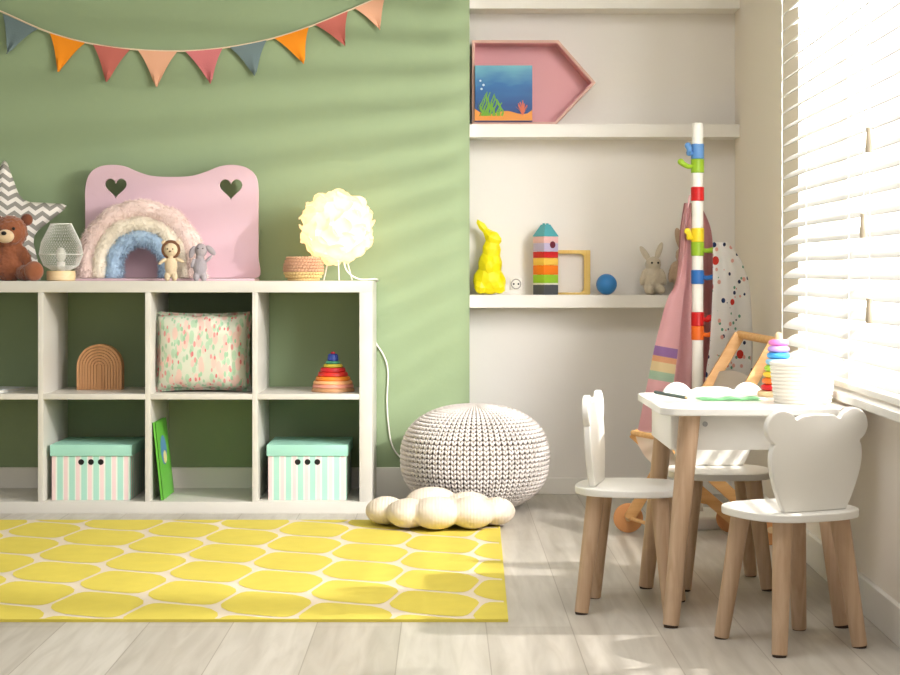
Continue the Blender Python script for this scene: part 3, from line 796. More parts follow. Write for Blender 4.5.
# rows of V stitches by arc length
arc_ = []; prev = None; Ls = 0
for i in range(401):
    ph = -PI/2*.93+PI*.96*i/400; r, z = prad(ph)
    if prev: Ls += math.hypot(r-prev[0], z-prev[1])
    prev = (r, z); arc_.append((Ls, ph))
rowh = .0158; nrow = int(Ls/rowh); ai = 0
for j in range(nrow):
    L = (j+.5)*rowh
    while arc_[ai][0] < L: ai += 1
    ph = arc_[ai][1]; r, z = prad(ph); r2, z2 = prad(ph+.01); tv = Vector((r2-r, z2-z)).normalized()
    for i in range(nst):
        for s in (-1, 1):
            th_ = 2*PI*(i+.5+.2*s)/nst; e_ = Vector((math.cos(th_), math.sin(th_), 0)); tt = Vector((-math.sin(th_), math.cos(th_), 0))
            up = Vector((e_.x*tv.x, e_.y*tv.x, tv.y)); n_ = tt.cross(up).normalized()
            du = (up*.88+tt*s*.42*min(1, r/PR)).normalized(); dv = n_.cross(du)
            wS = 2*PI*r/nst*.25
            stitch(bm, Vector((e_.x*r, e_.y*r, PHh+z)), du, dv, n_, .0112, max(wS, .0012), .0065)
for v in bm.verts:
    if v.co.z < .0005: v.co.z = .0005
obj('knitted_cover', bm, M_knit, pf, True, 180, recalc=True)

# ================================================================== flower cushion
M_cream = mat('cream_ribbed_knit', (232, 218, 200), .95, bump=.3, bscale=200)
nt = M_cream.node_tree
t = N(nt, 'ShaderNodeTexCoord'); wv = N(nt, 'ShaderNodeTexWave'); wv.inputs['Scale'].default_value = 32; wv.bands_direction = 'X'; wv.inputs['Distortion'].default_value = .6
nt.links.new(t.outputs['Object'], wv.inputs['Vector'])
bp = N(nt, 'ShaderNodeBump'); bp.inputs['Strength'].default_value = .25; bp.inputs['Distance'].default_value = .003
nt.links.new(wv.outputs[0], bp.inputs['Height']); nt.links.new(bp.outputs[0], nt.nodes['Principled BSDF'].inputs['Normal'])
c0 = Vector((P(441, 510, 5.56).x, 5.53, .0072))
ells = [((0, 0, .05), (.11, .07, .040))]
for px, py, Y, rx, rz_, ry in ((386, 509, 5.60, .066, .044, .08), (408, 513, 5.52, .068, .046, .085), (436, 515, 5.49, .075, .050, .09), (472, 514, 5.51, .074, .050, .09), (496, 509, 5.59, .062, .043, .08), (432, 500, 5.69, .09, .054, .07), (468, 502, 5.66, .08, .048, .07)):
    Y -= .055; q = P(px, py, Y)-c0; ells.append(((q.x, Y-c0.y, rz_+.001), (rx, ry, rz_)))
fl = blob('flower_cushion', ells, M_cream, None, vox=.006, smooth=5)
fl.location = c0; tag(fl, 'cream knitted flower shaped floor cushion in front of the grey pouf', 'cushion')

# ================================================================== alcove upper shelf
ZS2, ZS1 = 1.332, .724
# pink arrow-ended tray box
yb0 = YN-.006; k2 = 6.275/F*1.022
def ap(px, py): return ((px-471.5)*k2, (124.2-py)*k2)
outer = [ap(*q) for q in ((471.5, 124.2), (471.5, 41.5), (556, 41.5), (592.5, 83), (553.5, 124.2))]
cen = Vector((.2, .15))
def inset(poly, d):
    r = []; n = len(poly)
    for i in range(n):
        p0_, p1, p2 = Vector(poly[i-1]), Vector(poly[i]), Vector(poly[(i+1) % n])
        a = (p1-p0_).normalized(); b_ = (p2-p1).normalized(); na = Vector((a.y, -a.x)); nb = Vector((b_.y, -b_.x))
        m = (na+nb).normalized(); r.append(p1+m*d/max(m.dot(na), .3))
    return [(p.x, p.y) for p in r]
inner = inset(outer, .009)
M_tray = mat('pink_lacquer', (226, 166, 168), .5); M_trayw = mat('tan_wood_edge', (210, 168, 152), .5)
x0 = (471.5-CX)*k2
tr_ = thing('pink_wall_box', 'pink shallow box with pointed right end on the upper alcove shelf', 'box', Vector((max(x0, XE+.0015), YN-.105, ZS2)))
bm = shape2d([outer, inner], .1, .0008); allx(bm, Matrix.Translation((0, .052, 0)) @ UPR); obj('rim', bm, M_trayw, tr_)
bm = shape2d([inset(outer, .003)], .006, 0); allx(bm, Matrix.Translation((0, .097, 0)) @ UPR); obj('back_panel', bm, M_tray, tr_)
# pink inside lining
bm = shape2d([inset(outer, .0088), inset(outer, .011)], .088, 0); allx(bm, Matrix.Translation((0, .049, 0)) @ UPR); obj('lining', bm, M_tray, tr_)
# undersea picture book
def sea_mat():
    m = bpy.data.materials.new('undersea_print'); m.use_nodes = True; nt = m.node_tree; b = nt.nodes['Principled BSDF']; b.inputs['Roughness'].default_value = .35
    t = N(nt, 'ShaderNodeTexCoord'); s = N(nt, 'ShaderNodeSeparateXYZ'); nt.links.new(t.outputs['Object'], s.inputs[0])
    mp = N(nt, 'ShaderNodeMapping'); mp.inputs['Scale'].default_value = (6, 6, 18); nt.links.new(t.outputs['Object'], mp.inputs[0])
    no = N(nt, 'ShaderNodeTexNoise'); no.inputs['Scale'].default_value = 1.5; nt.links.new(mp.outputs[0], no.inputs['Vector'])
    ml = N(nt, 'ShaderNodeMath', operation='MULTIPLY_ADD'); ml.inputs[1].default_value = .09; nt.links.new(no.outputs[0], ml.inputs[0]); nt.links.new(s.outputs[2], ml.inputs[2])
    mr_ = N(nt, 'ShaderNodeMapRange'); mr_.inputs[1].default_value = .06; mr_.inputs[2].default_value = .25; nt.links.new(ml.outputs[0], mr_.inputs[0])
    rp = N(nt, 'ShaderNodeValToRGB'); e = rp.color_ramp.elements; e[0].color = lin((32, 62, 122))+(1,); e[1].color = lin((110, 178, 192))+(1,)
    e2 = e.new(.6); e2.color = lin((40, 104, 164))+(1,)
    nt.links.new(mr_.outputs[0], rp.inputs[0]); nt.links.new(rp.outputs[0], b.inputs['Base Color']); return m
sx0, sy0 = P(474.5, 123.5, 6.262), P(532, 65.5, 6.262)
sb = thing('undersea_book', 'square picture book showing blue sea with seaweed and corals', 'book', Vector((sx0.x+.001, 6.262, ZS2+.0092+.001)))
sw_ = sy0.x-sx0.x; sh_ = sy0.z-ZS2-.01
bm = BM(); box(bm, 0, sw_, 0, .0015, 0, sh_); box(bm, 0, sw_, .0135, .015, 0, sh_); box(bm, 0, .0015, 0, .015, 0, sh_); cvr = obj('cover', bm, sea_mat(), sb, False)
bm = BM(); box(bm, .0016, sw_-.002, .0016, .0134, .002, sh_-.002); obj('page_block', bm, M_page, sb, False)
bm = BM()
pts = [(0, .003)]+[(sw_*i/12, .032+.006*math.sin(i*.9+2)+(.008 if i in (0, 12) else 0)) for i in range(13)]+[(sw_, .003)]
b2 = shape2d([pts], .0008); allx(b2, Matrix.Translation((0, -.0006, 0)) @ UPR); obj('printed_sand', b2, mat('orange_print', (224, 146, 62), .4), cvr, False)
bm = BM(); rnd = random.Random(3)
for i in range(13):
    x = .018+.076*(i/12)+rnd.uniform(-.003, .003); h = .062*(1-abs(i/12-.45)*1.2)+.026; 
    pp_ = [(x, -.0012, .02)]
    for q in range(1, 6): pp_.append((x+.006*math.sin(q*1.4+i), -.0012, .02+h*q/5))
    tube(bm, pp_, lambda t: .0042*(1-t*.6), 5, flat=.25)
obj('printed_seaweed', bm, mat('seaweed_print', (112, 168, 52), .5), cvr)
bm = BM()
for i in range(9):
    x = sw_-.056+.042*(i/8); h = .045*(1-abs(i/8-.5))+.008
    tube(bm, [(sw_-.034, -.0012, .022), ((x+sw_-.034)/2, -.0012, .022+h*.6), (x-.002+.003*math.sin(i*2), -.0012, .022+h)], .002, 5, flat=.3)
obj('printed_coral', bm, mat('coral_print', (214, 112, 84), .5), cvr)
bm = BM()
for x, z, r_ in ((.020, .145, .0038), (.031, .13, .0044), (.024, .116, .0042)): ell(bm, (x, -.0008, z), (r_, .0004, r_), 12, 8)
obj('printed_bubbles', bm, mat('bubble_print', (206, 226, 240), .5), cvr)

# ================================================================== alcove lower shelf
M_yel = mat('yellow_plastic', (238, 222, 18), .4, emit=None)
ra = Vector((P(489, 294, 6.31).x, 6.31, ZS1))
yr = blob('faceted_rabbit_figure', [((.002, 0, .05), (.052, .036, .055)), ((.004, 0, .105), (.044, .032, .052)), ((.009, -.002, .155), (.034, .027, .042)),
          ((.012, -.004, .200), (.027, .024, .026)), ((.026, -.006, .192), (.02, .018, .017)), ((-.004, 0, .212), (.016, .016, .02)),
          ((-.026, .004, .240), (.012, .009, .034), (0, -.62, 0)), ((-.014, .010, .232), (.011, .009, .03), (0, -.5, 0)),
          ((-.032, -.016, .022), (.022, .018, .024)), ((.036, -.016, .022), (.022, .018, .024)), ((.035, .004, .04), (.026, .026, .038)), ((-.035, .004, .045), (.022, .026, .042)), ((0, -.026, .1), (.022, .014, .03))],
          M_yel, None, vox=.0055, smooth=2, decim=.055)
# sit exactly on the shelf
mn = min(v.co.z for v in yr.data.vertices)
for v in yr.data.vertices: v.co.z -= mn
yr.location = ra; tag(yr, 'bright yellow faceted rabbit figure on the lower alcove shelf', 'figure')

# socket
so = Vector((P(516, 284, YN).x, YN, P(516, 284, YN).z))
sk = thing('wall_socket', 'small round white wall socket above the alcove shelf', 'socket', so)
bm = BM(); box(bm, -.021, .021, -.007, 0, -.021, .021, bev=.003); obj('plate', bm, M_white, sk)
bm = BM(); torus(bm, (0, 0, 0), .017, .002, 28, 6, M=Matrix.Translation((0, -.008, 0)) @ Matrix.Rotation(PI/2, 4, 'X')); obj('socket_ring', bm, mat('socket_grey_ring', (170, 164, 156), .5), sk)  # plain grey ring around the socket holes
bm = BM()
for x in (-.0085, .0085): cone(bm, (x, -.0092, 0), (x, -.006, 0), .0034, .0034, 12)
obj('socket_hole', bm, M_darkhole, sk)

# block tower
tw0 = Vector((P(545.5, 294, 6.30).x, 6.293, ZS1))
tw = thing('block_tower', 'tall tower of colourful toy bricks with teal pointed roof', 'toy', tw0, math.radians(36))
def brick(name, z, h, c, x0=-.032, x1=.032, studs=True, c2=None):
    bm = BM(); box(bm, x0, x1, -.032, .032, z+.0003, z+h-.0003, bev=.001)
    if studs:
        for sx in (-.016, .016):
            for sy in (-.016, .016):
                if x0 <= sx <= x1: cone(bm, (sx, sy, z+h-.001), (sx, sy, z+h+.0045), .0078, .0078, 16)
    return obj(name, bm, mat('brick_plastic', c, .3), tw)
zz = 0
brick('brick', 0, .036, (78, 80, 84)); brick('brick', .036, .006, (232, 228, 216)); brick('brick', .042, .03, (150, 196, 50))
brick('brick', .072, .034, (240, 124, 28)); brick('brick', .106, .026, (244, 196, 84)); brick('brick', .132, .022, (208, 40, 44))
bm = BM(); box(bm, -.032, .032, -.032, .032, .1545, .1845, bev=.001); hb = obj('brick', bm, mat('lavender_brick', (192, 180, 208), .3), tw)
bm = BM(); cone(bm, (.006, -.0328, .179), (.006, -.0318, .179), .0125, .0125, 20); obj('porthole', bm, mat('maroon_disc', (110, 40, 56), .4), hb)
brick('brick', .1847, .024, (236, 190, 188))
bm = BM(); rr = bmesh.ops.create_cone(bm, cap_ends=True, segments=4, radius1=.047, radius2=.017, depth=.042)
xf(bm, rr['verts'], Matrix.Translation((0, 0, .2305)) @ Matrix.Rotation(PI/4, 4, 'Z')); box(bm, -.033, .033, -.033, .033, .2088, .2105)
for sx in (-.008, .008): cone(bm, (sx, 0, .251), (sx, 0, .256), .005, .005, 12)
obj('roof', bm, mat('teal_brick', (84, 168, 176), .3), tw, False)
# wooden frame
fr0 = Vector((P(569, 294, 6.34).x, 6.356, ZS1))
ww, hh = .074, .161
def rrect(x0, x1, y0, y1, r, n=6):
    o = []
    for cx_, cy_, a0_ in ((x1-r, y0+r, -PI/2), (x1-r, y1-r, 0), (x0+r, y1-r, PI/2), (x0+r, y0+r, PI)):
        for i in range(n+1): a = a0_+PI/2*i/n; o.append((cx_+r*math.cos(a), cy_+r*math.sin(a)))
    return o
wfr = thing('wooden_frame', 'small yellowish wooden frame standing behind the block tower', 'frame', fr0)
bm = shape2d([rrect(-ww, ww+.003, 0, hh, .004), rrect(-ww+.02, ww-.019, .008, hh-.013, .018)], .03, .001); allx(bm, UPR); obj('frame', bm, wood('yellow_wood', (222, 184, 92), (234, 200, 116)), wfr)
bm = BM(); box(bm, -ww+.004, ww-.004, .009, .014, .004, hh-.004); obj('pale_panel', bm, mat('pale_panel', (226, 220, 212), .4), wfr)
# ball
ba = P(606.5, 284, 6.30); bm = BM(); ell(bm, (0, 0, 0), .0375, 32, 20)
bo = obj('ball', bm, mat('blue_rubber', (52, 128, 196), .35), None, True, 180); bo.location = (ba.x, 6.30, ZS1+.0375)
tag(bo, 'small blue ball on the lower alcove shelf', 'ball')
# plush rabbits
def plush_rabbit(name, label, loc, s, m, ears, rz=0):
    o = thing(name, label, 'soft toy', loc, rz, 'plush rabbits on the alcove shelf')
    E = [((0, 0, .05), (.036, .03, .05)), ((0, -.004, .104), (.027, .024, .026)), ((-.02, -.028, .018), (.015, .028, .017)), ((.02, -.028, .018), (.015, .028, .017)),
         ((-.034, -.008, .06), (.011, .012, .03), (0, .25, 0)), ((.034, -.008, .06), (.011, .012, .03), (0, -.25, 0))]
    E = [tuple([tuple(v*s for v in e[0]), tuple(v*s for v in e[1])]+list(e[2:])) for e in E]
    b = blob('body', E, m, o, vox=.0035, smooth=3, fuzz=.002)
    for (x, z, a) in ears:
        bm = BM(); ell(bm, (x*s, 0, z*s), (.0105*s, .006*s, .032*s), R=Euler((0, a, 0)).to_matrix()); obj('ear', bm, m, o)
    for x in (-.010, .012):
        bm = BM(); ell(bm, (x*s, -.027*s, .108*s), .0036*s, 10, 8); obj('eye', bm, M_black, o)
    return o
plush_rabbit('plush_rabbit', 'beige plush rabbit sitting on the lower alcove shelf', Vector((P(653, 294, 6.3).x, 6.31, ZS1)), 1.06, furmat('beige_plush', (204, 192, 172), .3), ((-.026, .138, -.6), (.022, .148, .35)), .15)
plush_rabbit('plush_rabbit', 'larger tan plush rabbit half hidden behind the pink towel', Vector((P(686, 294, 6.31).x, 6.318, ZS1)), 1.36, furmat('tan_plush', (186, 160, 136), .3), ((-.016, .146, -.25), (.024, .146, .25)), -.1)

# ================================================================== coat rack
YC = 5.60
cr0 = Vector((P(697.5, 520, YC).x, YC, 0)); kc = YC/F
cr = thing('coat_rack', 'white pole coat rack with coloured rings and pegs beside the window', 'coat rack', cr0)
zy = lambda py: H-(py-CY)*kc
M_pole = mat('white_pole', (240, 236, 226), .35)
bm = BM(); lathe(bm, [(.0185, .03), (.0185, zy(127)), (.016, zy(123.5)), (.006, zy(122.5))], 24); obj('pole', bm, M_pole, cr)
bm = BM(); lathe(bm, [(.125, 0), (.13, .006), (.13, .034), (.124, .04), (.03, .044)], 48); obj('base', bm, M_white, cr)
TC = {'blue': (96, 146, 204), 'green': (150, 186, 46), 'red': (206, 34, 34), 'yellow': (240, 212, 44), 'dblue': (48, 110, 184), 'orange': (238, 112, 38)}
TM = {k: mat(k+'_ring_paint', c, .35) for k, c in TC.items()}
for y0_, y1_, c in ((144, 159, 'blue'), (159, 173, 'green'), (187, 201, 'red'), (228, 242, 'yellow'), (242, 256, 'green'), (270, 284, 'dblue'), (312, 326, 'red'), (326, 340, 'orange')):
    bm = BM(); lathe(bm, [(.019, zy(y1_)), (.0212, zy(y1_)+.002), (.0212, zy(y0_)-.002), (.019, zy(y0_))], 24); ob = obj('ring', bm, TM[c], cr)
    ob['label'] = {'dblue': 'dark blue'}.get(c, c)+' ring'
def peg(c, y, tipx, dyz, fwd=-.02):
    d = (tipx-697.5)*kc; s = 1 if d > 0 else -1
    bm = BM(); z0 = zy(y)
    tube(bm, catmull([(s*.016, fwd*.3, z0), (s*.03, fwd*.7, z0-.003), (d*.85, fwd, z0+dyz*.4), (d, fwd, z0+dyz)], 5), lambda t: .0065+.0035*t, 10)
    ell(bm, (d, fwd, z0+dyz), .0105, 14, 10); obj('peg', bm, TM[c], cr)
peg('blue', 153, 687, .022); peg('green', 166, 680, .012); peg('yellow', 237, 686.5, .018); peg('green', 250, 713, -.002); peg('dblue', 277, 716, .004); peg('red', 319, 709, .004); peg('orange', 334, 716.5, .014)

# hanging pink towel
def stripes_mat():
    m = bpy.data.materials.new('pink_towel_stripes'); m.use_nodes = True; nt = m.node_tree; b = nt.nodes['Principled BSDF']; b.inputs['Roughness'].default_value = .95
    t = N(nt, 'ShaderNodeTexCoord'); s = N(nt, 'ShaderNodeSeparateXYZ'); nt.links.new(t.outputs['Object'], s.inputs[0])
    ml = N(nt, 'ShaderNodeMath', operation='MULTIPLY_ADD'); ml.inputs[1].default_value = .18; nt.links.new(s.outputs[0], ml.inputs[0]); nt.links.new(s.outputs[2], ml.inputs[2])
    mr_ = N(nt, 'ShaderNodeMapRange'); nt.links.new(ml.outputs[0], mr_.inputs[0])
    mr_.inputs[1].default_value = zy(440)-.03; mr_.inputs[2].default_value = zy(190)-.03
    rp = N(nt, 'ShaderNodeValToRGB'); rp.color_ramp.interpolation = 'CONSTANT'; e = rp.color_ramp.elements
    pk = lin((228, 178, 178))+(1,)
    e[0].position = 0; e[0].color = pk; e[1].position = (440-404)/250; e[1].color = lin((214, 156, 164))+(1,)
    for y0_, c in ((397, (228, 178, 178)), (378, (176, 200, 172)), (369, (228, 208, 160)), (359, (226, 170, 128)), (353.5, (160, 120, 170)), (344, (228, 178, 178))):
        q = e.new((440-y0_)/250); q.color = lin(c)+(1,)
    nt.links.new(mr_.outputs[0], rp.inputs[0]); nt.links.new(rp.outputs[0], b.inputs['Base Color']); return m
def sheet(name, rows, Y, m, parent, nfold, amp, nx=40, thick=.004, ph=0, back=0):
    """rows: (py, xl, xr) in picture rows converted at distance Y into metres"""
    bm = BM(); rr = []
    R = catmull([Vector((a, b_, c)) for a, b_, c in rows], 5)
    L = len(R)
    for j, v in enumerate(R):
        t = j/(L-1); row = []
        for i in range(nx+1):
            s = i/nx; px = v.y+(v.z-v.y)*s
            y = Y+amp*(.35+.65*t)*math.sin(nfold*2*PI*s+ph+.6*math.sin(3*t))+back*t
            p = P(px, v.x, Y); row.append(bm.verts.new((p.x-cr0.x, y-YC, p.z)))
        rr.append(row)
    for A, B in zip(rr, rr[1:]):
        for i in range(nx): bm.faces.new((A[i], A[i+1], B[i+1], B[i]))
    bmesh.ops.solidify(bm, geom=bm.faces[:], thickness=thick)
    return obj(name, bm, m, parent, True, 180)
M_pk = mat('pink_towelling', (226, 176, 176), .95, bump=.5, bscale=300)
M_pk_shade = mat('shaded_pink_towelling', (206, 152, 152), .95, bump=.5, bscale=300)  # same pink cloth, shade behind the pole put into the colour
tw_ = thing('hooded_towel', 'pink towel with rainbow stripes hanging from the coat rack', 'towel', cr0.copy())
sheet('back_drape', [(203, 684, 700), (230, 680, 711), (265, 678, 713), (300, 675, 713), (345, 673, 713), (385, 668, 708), (432, 664, 706)], 5.655, M_pk_shade, tw_, 2.5, .013)
sheet('front_drape', [(203, 686, 690), (225, 682, 691), (262, 679, 692), (285, 675, 692), (300, 668, 692), (343, 658, 692), (380, 650, 691), (432, 644, 688)], 5.605, M_pk, tw_, 1.6, .013, ph=1.2)
sheet('striped_panel', [(255, 682, 684), (285, 676, 684), (300, 667, 683), (343, 655.5, 679), (375, 649, 675), (405, 643, 670), (435, 637, 664)], 5.57, stripes_mat(), tw_, .8, .010, ph=2.4)
bm = BM(); tube(bm, catmull([Vector((P(687, 208, 5.62).x-cr0.x, .0, P(687, 208, 5.62).z)), Vector((P(689, 198, 5.62).x-cr0.x, .0, P(689, 196, 5.62).z)), Vector((P(691.5, 190, 5.6).x-cr0.x, 0.0, P(691, 199, 5.6).z))], 5), .0028, 8); obj('hanging_loop', bm, M_pk, tw_)

# spotted bag
def spots_mat():
    m = bpy.data.materials.new('spotted_cotton'); m.use_nodes = True; nt = m.node_tree; b = nt.nodes['Principled BSDF']; b.inputs['Roughness'].default_value = .9
    t = N(nt, 'ShaderNodeTexCoord'); prev = None
    for (sc_, off, cc, th_) in ((34, 0, (52, 60, 92), .17), (15, 5, (214, 62, 48), .17), (34, 11, (112, 166, 136), .14), (36, 19, (232, 176, 160), .2), (21, 31, (40, 58, 104), .15)):
        mp = N(nt, 'ShaderNodeMapping'); mp.inputs['Location'].default_value = (off, off, off); mp.inputs['Scale'].default_value = (1.1, .4, .8)
        vo = N(nt, 'ShaderNodeTexVoronoi'); vo.inputs['Scale'].default_value = sc_
        nt.links.new(t.outputs['Object'], mp.inputs[0]); nt.links.new(mp.outputs[0], vo.inputs['Vector'])
        lt = N(nt, 'ShaderNodeMath', operation='LESS_THAN'); lt.inputs[1].default_value = th_; nt.links.new(vo.outputs['Distance'], lt.inputs[0])
        mx = N(nt, 'ShaderNodeMix', data_type='RGBA'); mx.inputs[7].default_value = lin(cc)+(1,)
        if prev: nt.links.new(prev.outputs[2], mx.inputs[6])
        else: mx.inputs[6].default_value = lin((242, 238, 232))+(1,)
        nt.links.new(lt.outputs[0], mx.inputs[0]); prev = mx
    nt.links.new(prev.outputs[2], b.inputs['Base Color']); return m
M_spot = spots_mat()
bg_ = thing('spotted_cloth', 'white cotton cloth with red and navy spots on the coat rack', 'cloth', cr0.copy())
sheet('front_drape', [(242, 713, 727), (256, 713, 738), (280, 713, 748), (310, 712, 751), (345, 710, 751), (375, 706, 750), (410, 703, 748), (440, 702, 747)], 5.545, M_spot, bg_, 1.7, .012, ph=.5)
sheet('rear_drape', [(244, 714, 728), (262, 716, 742), (290, 717, 749), (330, 716, 752), (375, 712, 752), (420, 710, 750)], 5.585, M_spot, bg_, 1.2, .008, ph=2.5)

# ================================================================== doll stroller
stl = thing('doll_stroller', 'honey wood doll stroller with white sling beneath the coat rack', 'toy stroller', Vector((.76, 5.3, 0)))
so_ = stl.location.copy()
FL, FR_ = Vector((.565, 5.42, .046)), Vector((.882, 5.42, .046))
NL, NR = Vector((.655, 5.17, .046)), Vector((.957, 5.17, .046))
def bar(bm, a, b_, w=.011, h=.011):
    a = Vector(a)-so_; b_ = Vector(b_)-so_; d = b_-a; q = d.to_track_quat('Z', 'Y').to_matrix().to_4x4()
    box(bm, -w, w, -h*.5, h*.5, -d.length/2, d.length/2, Matrix.Translation((a+b_)/2) @ q, bev=.002)
HF, HN = Vector((.906, 5.40, .612)), Vector((.972, 5.17, .60))
TF, TN = Vector((.578, 5.40, .31)), Vector((.664, 5.17, .31))
oy = Vector((0, .018, 0))
for a, b_ in ((FL-oy, HF), (NL+oy, HN), (TF+oy*.2, FR_-oy*1.8), (TN, NR+oy*1.8)):
    bm = BM(); bar(bm, a, b_, .009, .034); obj('frame_bar', bm, M_orange_wood, stl)
bm = BM(); tube(bm, [HF-so_+Vector((0, .012, 0)), HN-so_-Vector((0, .012, 0))], .0125, 14); obj('handle', bm, M_orange_wood, stl)
bm = BM(); tube(bm, [TF-so_, TN-so_], .009, 12); obj('front_crossbar', bm, M_orange_wood, stl)
for a, b_ in ((FL, NL), (FR_, NR)):
    bm = BM(); tube(bm, [a-so_, b_-so_], .006, 10); obj('axle', bm, M_orange_wood, stl)
bm = BM(); bar(bm, FL.lerp(HF, .16), FR_.lerp(TF, .16), .009, .012); obj('spreader', bm, M_orange_wood, stl)
M_tyre = mat('wheel_wood', (220, 156, 100), .5)
for c in (FL, FR_, NL, NR):
    bm = BM(); q = c-so_; lathe(bm, [(.008, -.008), (.04, -.008), (.045, -.005), (.046, 0), (.045, .005), (.04, .008), (.008, .008)], 36)
    allx(bm, Matrix.Translation(q) @ Matrix.Rotation(PI/2, 4, 'X')); wh = obj('wheel', bm, M_tyre, stl)
    bm = BM(); cone(bm, q+Vector((0, -.013, 0)), q+Vector((0, .012, 0)), .010, .010, 18); obj('hub', bm, M_lightwood, wh)
# sling
bm = BM(); rows = []
BF, BN = FL.lerp(HF, .8), NL.lerp(HN, .8)
for i in range(21):
    t = i/20; row = []
    A = TF.lerp(BF, t); B = TN.lerp(BN, t); sag = -.17*math.sin(PI*t**.8)
    for j in range(9):
        s = j/8; q = A.lerp(B, .04+.92*s)-so_; q.z += sag+.012*math.sin(PI*s); row.append(bm.verts.new(q))
    rows.append(row)
for A, B in zip(rows, rows[1:]):
    for j in range(8): bm.faces.new((A[j], A[j+1], B[j+1], B[j]))
bmesh.ops.solidify(bm, geom=bm.faces[:], thickness=.003)
obj('sling_seat', bm, mat('sling_fabric', (232, 222, 212), .9, bump=.3, bscale=200, trans=.2), stl)

# ================================================================== children's table
TX0, TX1, TY0, TY1, TH = .488, .918, 3.958, 4.488, .495
tcx, tcy = (TX0+TX1)/2, (TY0+TY1)/2
tb_ = thing('kids_table', 'white children\'s table with beech legs by the window', 'table', Vector((tcx, tcy, 0)))
hx_, hy_ = (TX1-TX0)/2, (TY1-TY0)/2
bm = shape2d([rrect(-hx_, hx_, -hy_, hy_, .045, 10)], .018, .003); allx(bm, Matrix.Translation((0, 0, TH-.009))); obj('tabletop', bm, M_chair, tb_, True, 15)
bm = shape2d([rrect(-hx_+.03, hx_-.03, -hy_+.075, hy_-.075, .01, 4), rrect(-hx_+.042, hx_-.042, -hy_+.087, hy_-.087, .006, 4)], .083, .001); allx(bm, Matrix.Translation((0, 0, TH-.0185-.0415))); ap_ = obj('apron', bm, M_chair, tb_)
bm = BM(); sc_ = P(705, 424, TY0+.075); q = Vector((sc_.x-tcx, -hy_+.075, sc_.z)); cone(bm, q+Vector((0, -.003, 0)), q+Vector((0, .001, 0)), .006, .006, 16); obj('screw', bm, M_metal, ap_)
for sx in (-1, 1):
    for sy in (-1, 1):
        top = Vector((sx*(hx_-.072), sy*(hy_-.06), TH-.0185)); bot = Vector((sx*(hx_-.022), sy*(hy_-.008-(.02 if sy > 0 else 0)), .005))
        bm = BM(); cone(bm, bot, top, .0185, .0245, 24); lg = obj('leg', bm, M_legwood, tb_)
        bm = BM(); cone(bm, Vector((bot.x, bot.y, 0)), bot+Vector((0, 0, .004)), .016, .017, 20); obj('foot_pad', bm, M_pad, lg)
        bm = BM(); cone(bm, top-Vector((0, 0, .001)), top+Vector((0, 0, .0005)), .033, .033, 20); obj('leg_plate', bm, M_chair, tb_)

# ================================================================== bear chairs
def make_chair(label, loc, rz):
    """local -Y is the back of the chair, seat faces +Y"""
    o = thing('bear_chair', label, 'chair', Vector((loc[0], loc[1], 0)), rz, "children's bear chairs")
    pts = []
    for i in range(64):
        a = 2*PI*i/64; e = 2.7; c, s = math.cos(a), math.sin(a); r = 1/((abs(c)**e+abs(s)**e)**(1/e)); pts.append((.136*r*c, .131*r*s))
    bm = shape2d([pts], .017, .003); allx(bm, Matrix.Translation((0, 0, .2865))); obj('seat', bm, M_chair, o, True, 15)
    half = [(.076, .001), (.090, .028), (.102, .06), (.1105, .09), (.1135, .118), (.111, .138), (.107, .1465)]
    half += [(.0885+.0375*math.cos(math.radians(t)), .181+.0375*math.sin(math.radians(t))) for t in range(-52, 150, 16)]
    half += [(.0535, .1985), (.040, .2045), (.021, .2065)]
    pts = [(-x*1.05, y) for x, y in half]+[(0, .2075)]+[(x*1.05, y) for x, y in half[::-1]]
    c3 = catmull([(x, y, 0) for x, y in pts], 4); ol_ = [(p.x, p.y) for p in c3]
    bm = shape2d([ol_], .016, .003); allx(bm, Matrix.Translation((0, -.082, .2945)) @ Matrix.Rotation(math.radians(3), 4, 'X') @ UPR); obj('backrest', bm, M_chair, o, True, 15)
    for sx in (-1, 1):
        for sy in (-1, 1):
            top = Vector((sx*.074, sy*.074, .279)); bot = Vector((sx*.105, sy*.104, .004))
            bm = BM(); cone(bm, bot, top, .0165, .0215, 24); lg = obj('leg', bm, M_legwood, o)
            bm = BM(); cone(bm, Vector((bot.x, bot.y, 0)), bot+Vector((0, 0, .003)), .0145, .0155, 20); obj('foot_pad', bm, M_pad, lg)
    return o
ch = make_chair('white bear-eared children\'s chair in the foreground, its back to us', (.745, 3.798), math.atan2(.44, .898))
dup(ch, Vector((.445, 4.2, 0)), -PI/2-.227, 'white bear-eared children\'s chair seen sideways at the left of the table')
dup(ch, Vector((.705, 4.53, 0)), PI+.03, 'white bear-eared children\'s chair behind the table, facing us')

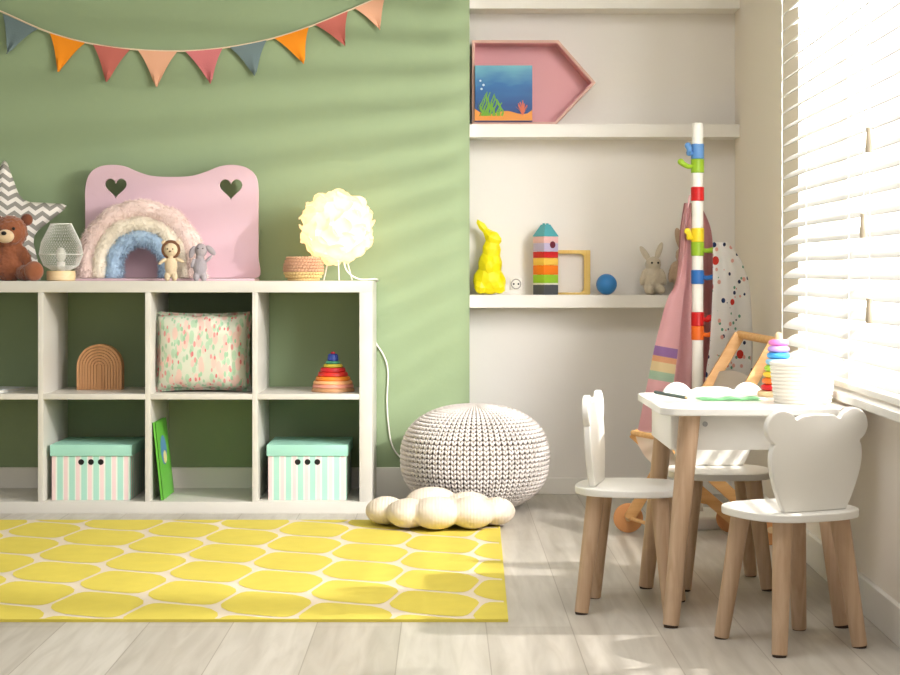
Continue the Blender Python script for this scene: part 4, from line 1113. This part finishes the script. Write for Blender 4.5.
# ================================================================== on the table
bk0 = Vector((P(803, 405, 4.12).x, 4.125, TH))
bk = thing('rope_basket', 'round white rope basket standing on the children\'s table', 'basket', bk0)
M_ropew = mat('white_rope', (236, 230, 218), .9, bump=.5, bscale=250)
bm = BM()
for k in range(11):
    z = .0046+k*.0088; R_ = .062+.010*(k/10)**.8
    torus(bm, (0, 0, z), R_, .0052, 48, 8)
cone(bm, (0, 0, .001), (0, 0, .006), .06, .06, 40)
obj('coiled_wall', bm, M_ropew, bk)
rs0 = Vector((P(779, 396, 4.34).x, 4.345, TH))
rsx = thing('ring_stacker', 'tall rainbow ring stacking toy behind the rope basket on table', 'toy', rs0)
bm = BM(); lathe(bm, [(.05, 0), (.052, .003), (.052, .011), (.049, .014)], 36); obj('base', bm, M_lightwood, rsx)
z = .0145
for c, r_ in (((214, 36, 44), .043), ((238, 120, 40), .040), ((244, 200, 60), .037), ((170, 212, 60), .034), ((150, 200, 236), .031), ((70, 160, 222), .028), ((196, 160, 226), .026), ((236, 130, 200), .0235)):
    bm = BM(); torus(bm, (0, 0, z+.0078), r_-.0075, .0088, 36, 12, sz=.88); z += .0158; obj('ring', bm, mat('ring_paint', c, .35), rsx)
bm = BM(); lathe(bm, [(.0105, .014), (.0095, z+.01), (.007, z+.015), (.002, z+.018)], 16); obj('peg', bm, M_lightwood, rsx)
pn = P(655, 392.5, 4.45); pe = P(690, 399.5, 4.2)
pa = Vector((.532, 4.45, TH+.0038)); pb_ = Vector((.586, 4.235, TH+.0038))
pc = thing('pencil', 'dark green pencil lying on the left side of the table', 'pencil', Vector((pa+pb_)/2)-Vector((0, 0, .0038)))
cc = (pa+pb_)/2-Vector((0, 0, .0038)); d_ = (pb_-pa).normalized()
bm = BM(); cone(bm, pa-cc, pb_-cc-d_*.012, .0037, .0037, 6); obj('shaft', bm, mat('dark_green_lacquer', (60, 84, 78), .4), pc)
bm = BM(); cone(bm, pb_-cc-d_*.012, pb_-cc, .0036, .0004, 12); obj('tip', bm, M_lightwood, pc)
bm = BM(); n = 12; rows = []
for i in range(n+1):
    rows.append([bm.verts.new((-.075+.15*i/n, -.05+.1*j/4, .0015+.0025*math.sin(i*.7)**2)) for j in range(5)])
for A, B in zip(rows, rows[1:]):
    for j in range(4): bm.faces.new((A[j], A[j+1], B[j+1], B[j]))
bmesh.ops.solidify(bm, geom=bm.faces[:], thickness=.0008)
ppr = obj('green_paper', bm, mat('pale_green_paper', (170, 226, 178), .8), None); ppr.location = (.685, 4.235, TH+.0006); ppr.rotation_euler = (0, 0, .05)
tag(ppr, 'pale green sheet of paper lying on the children\'s table', 'paper')
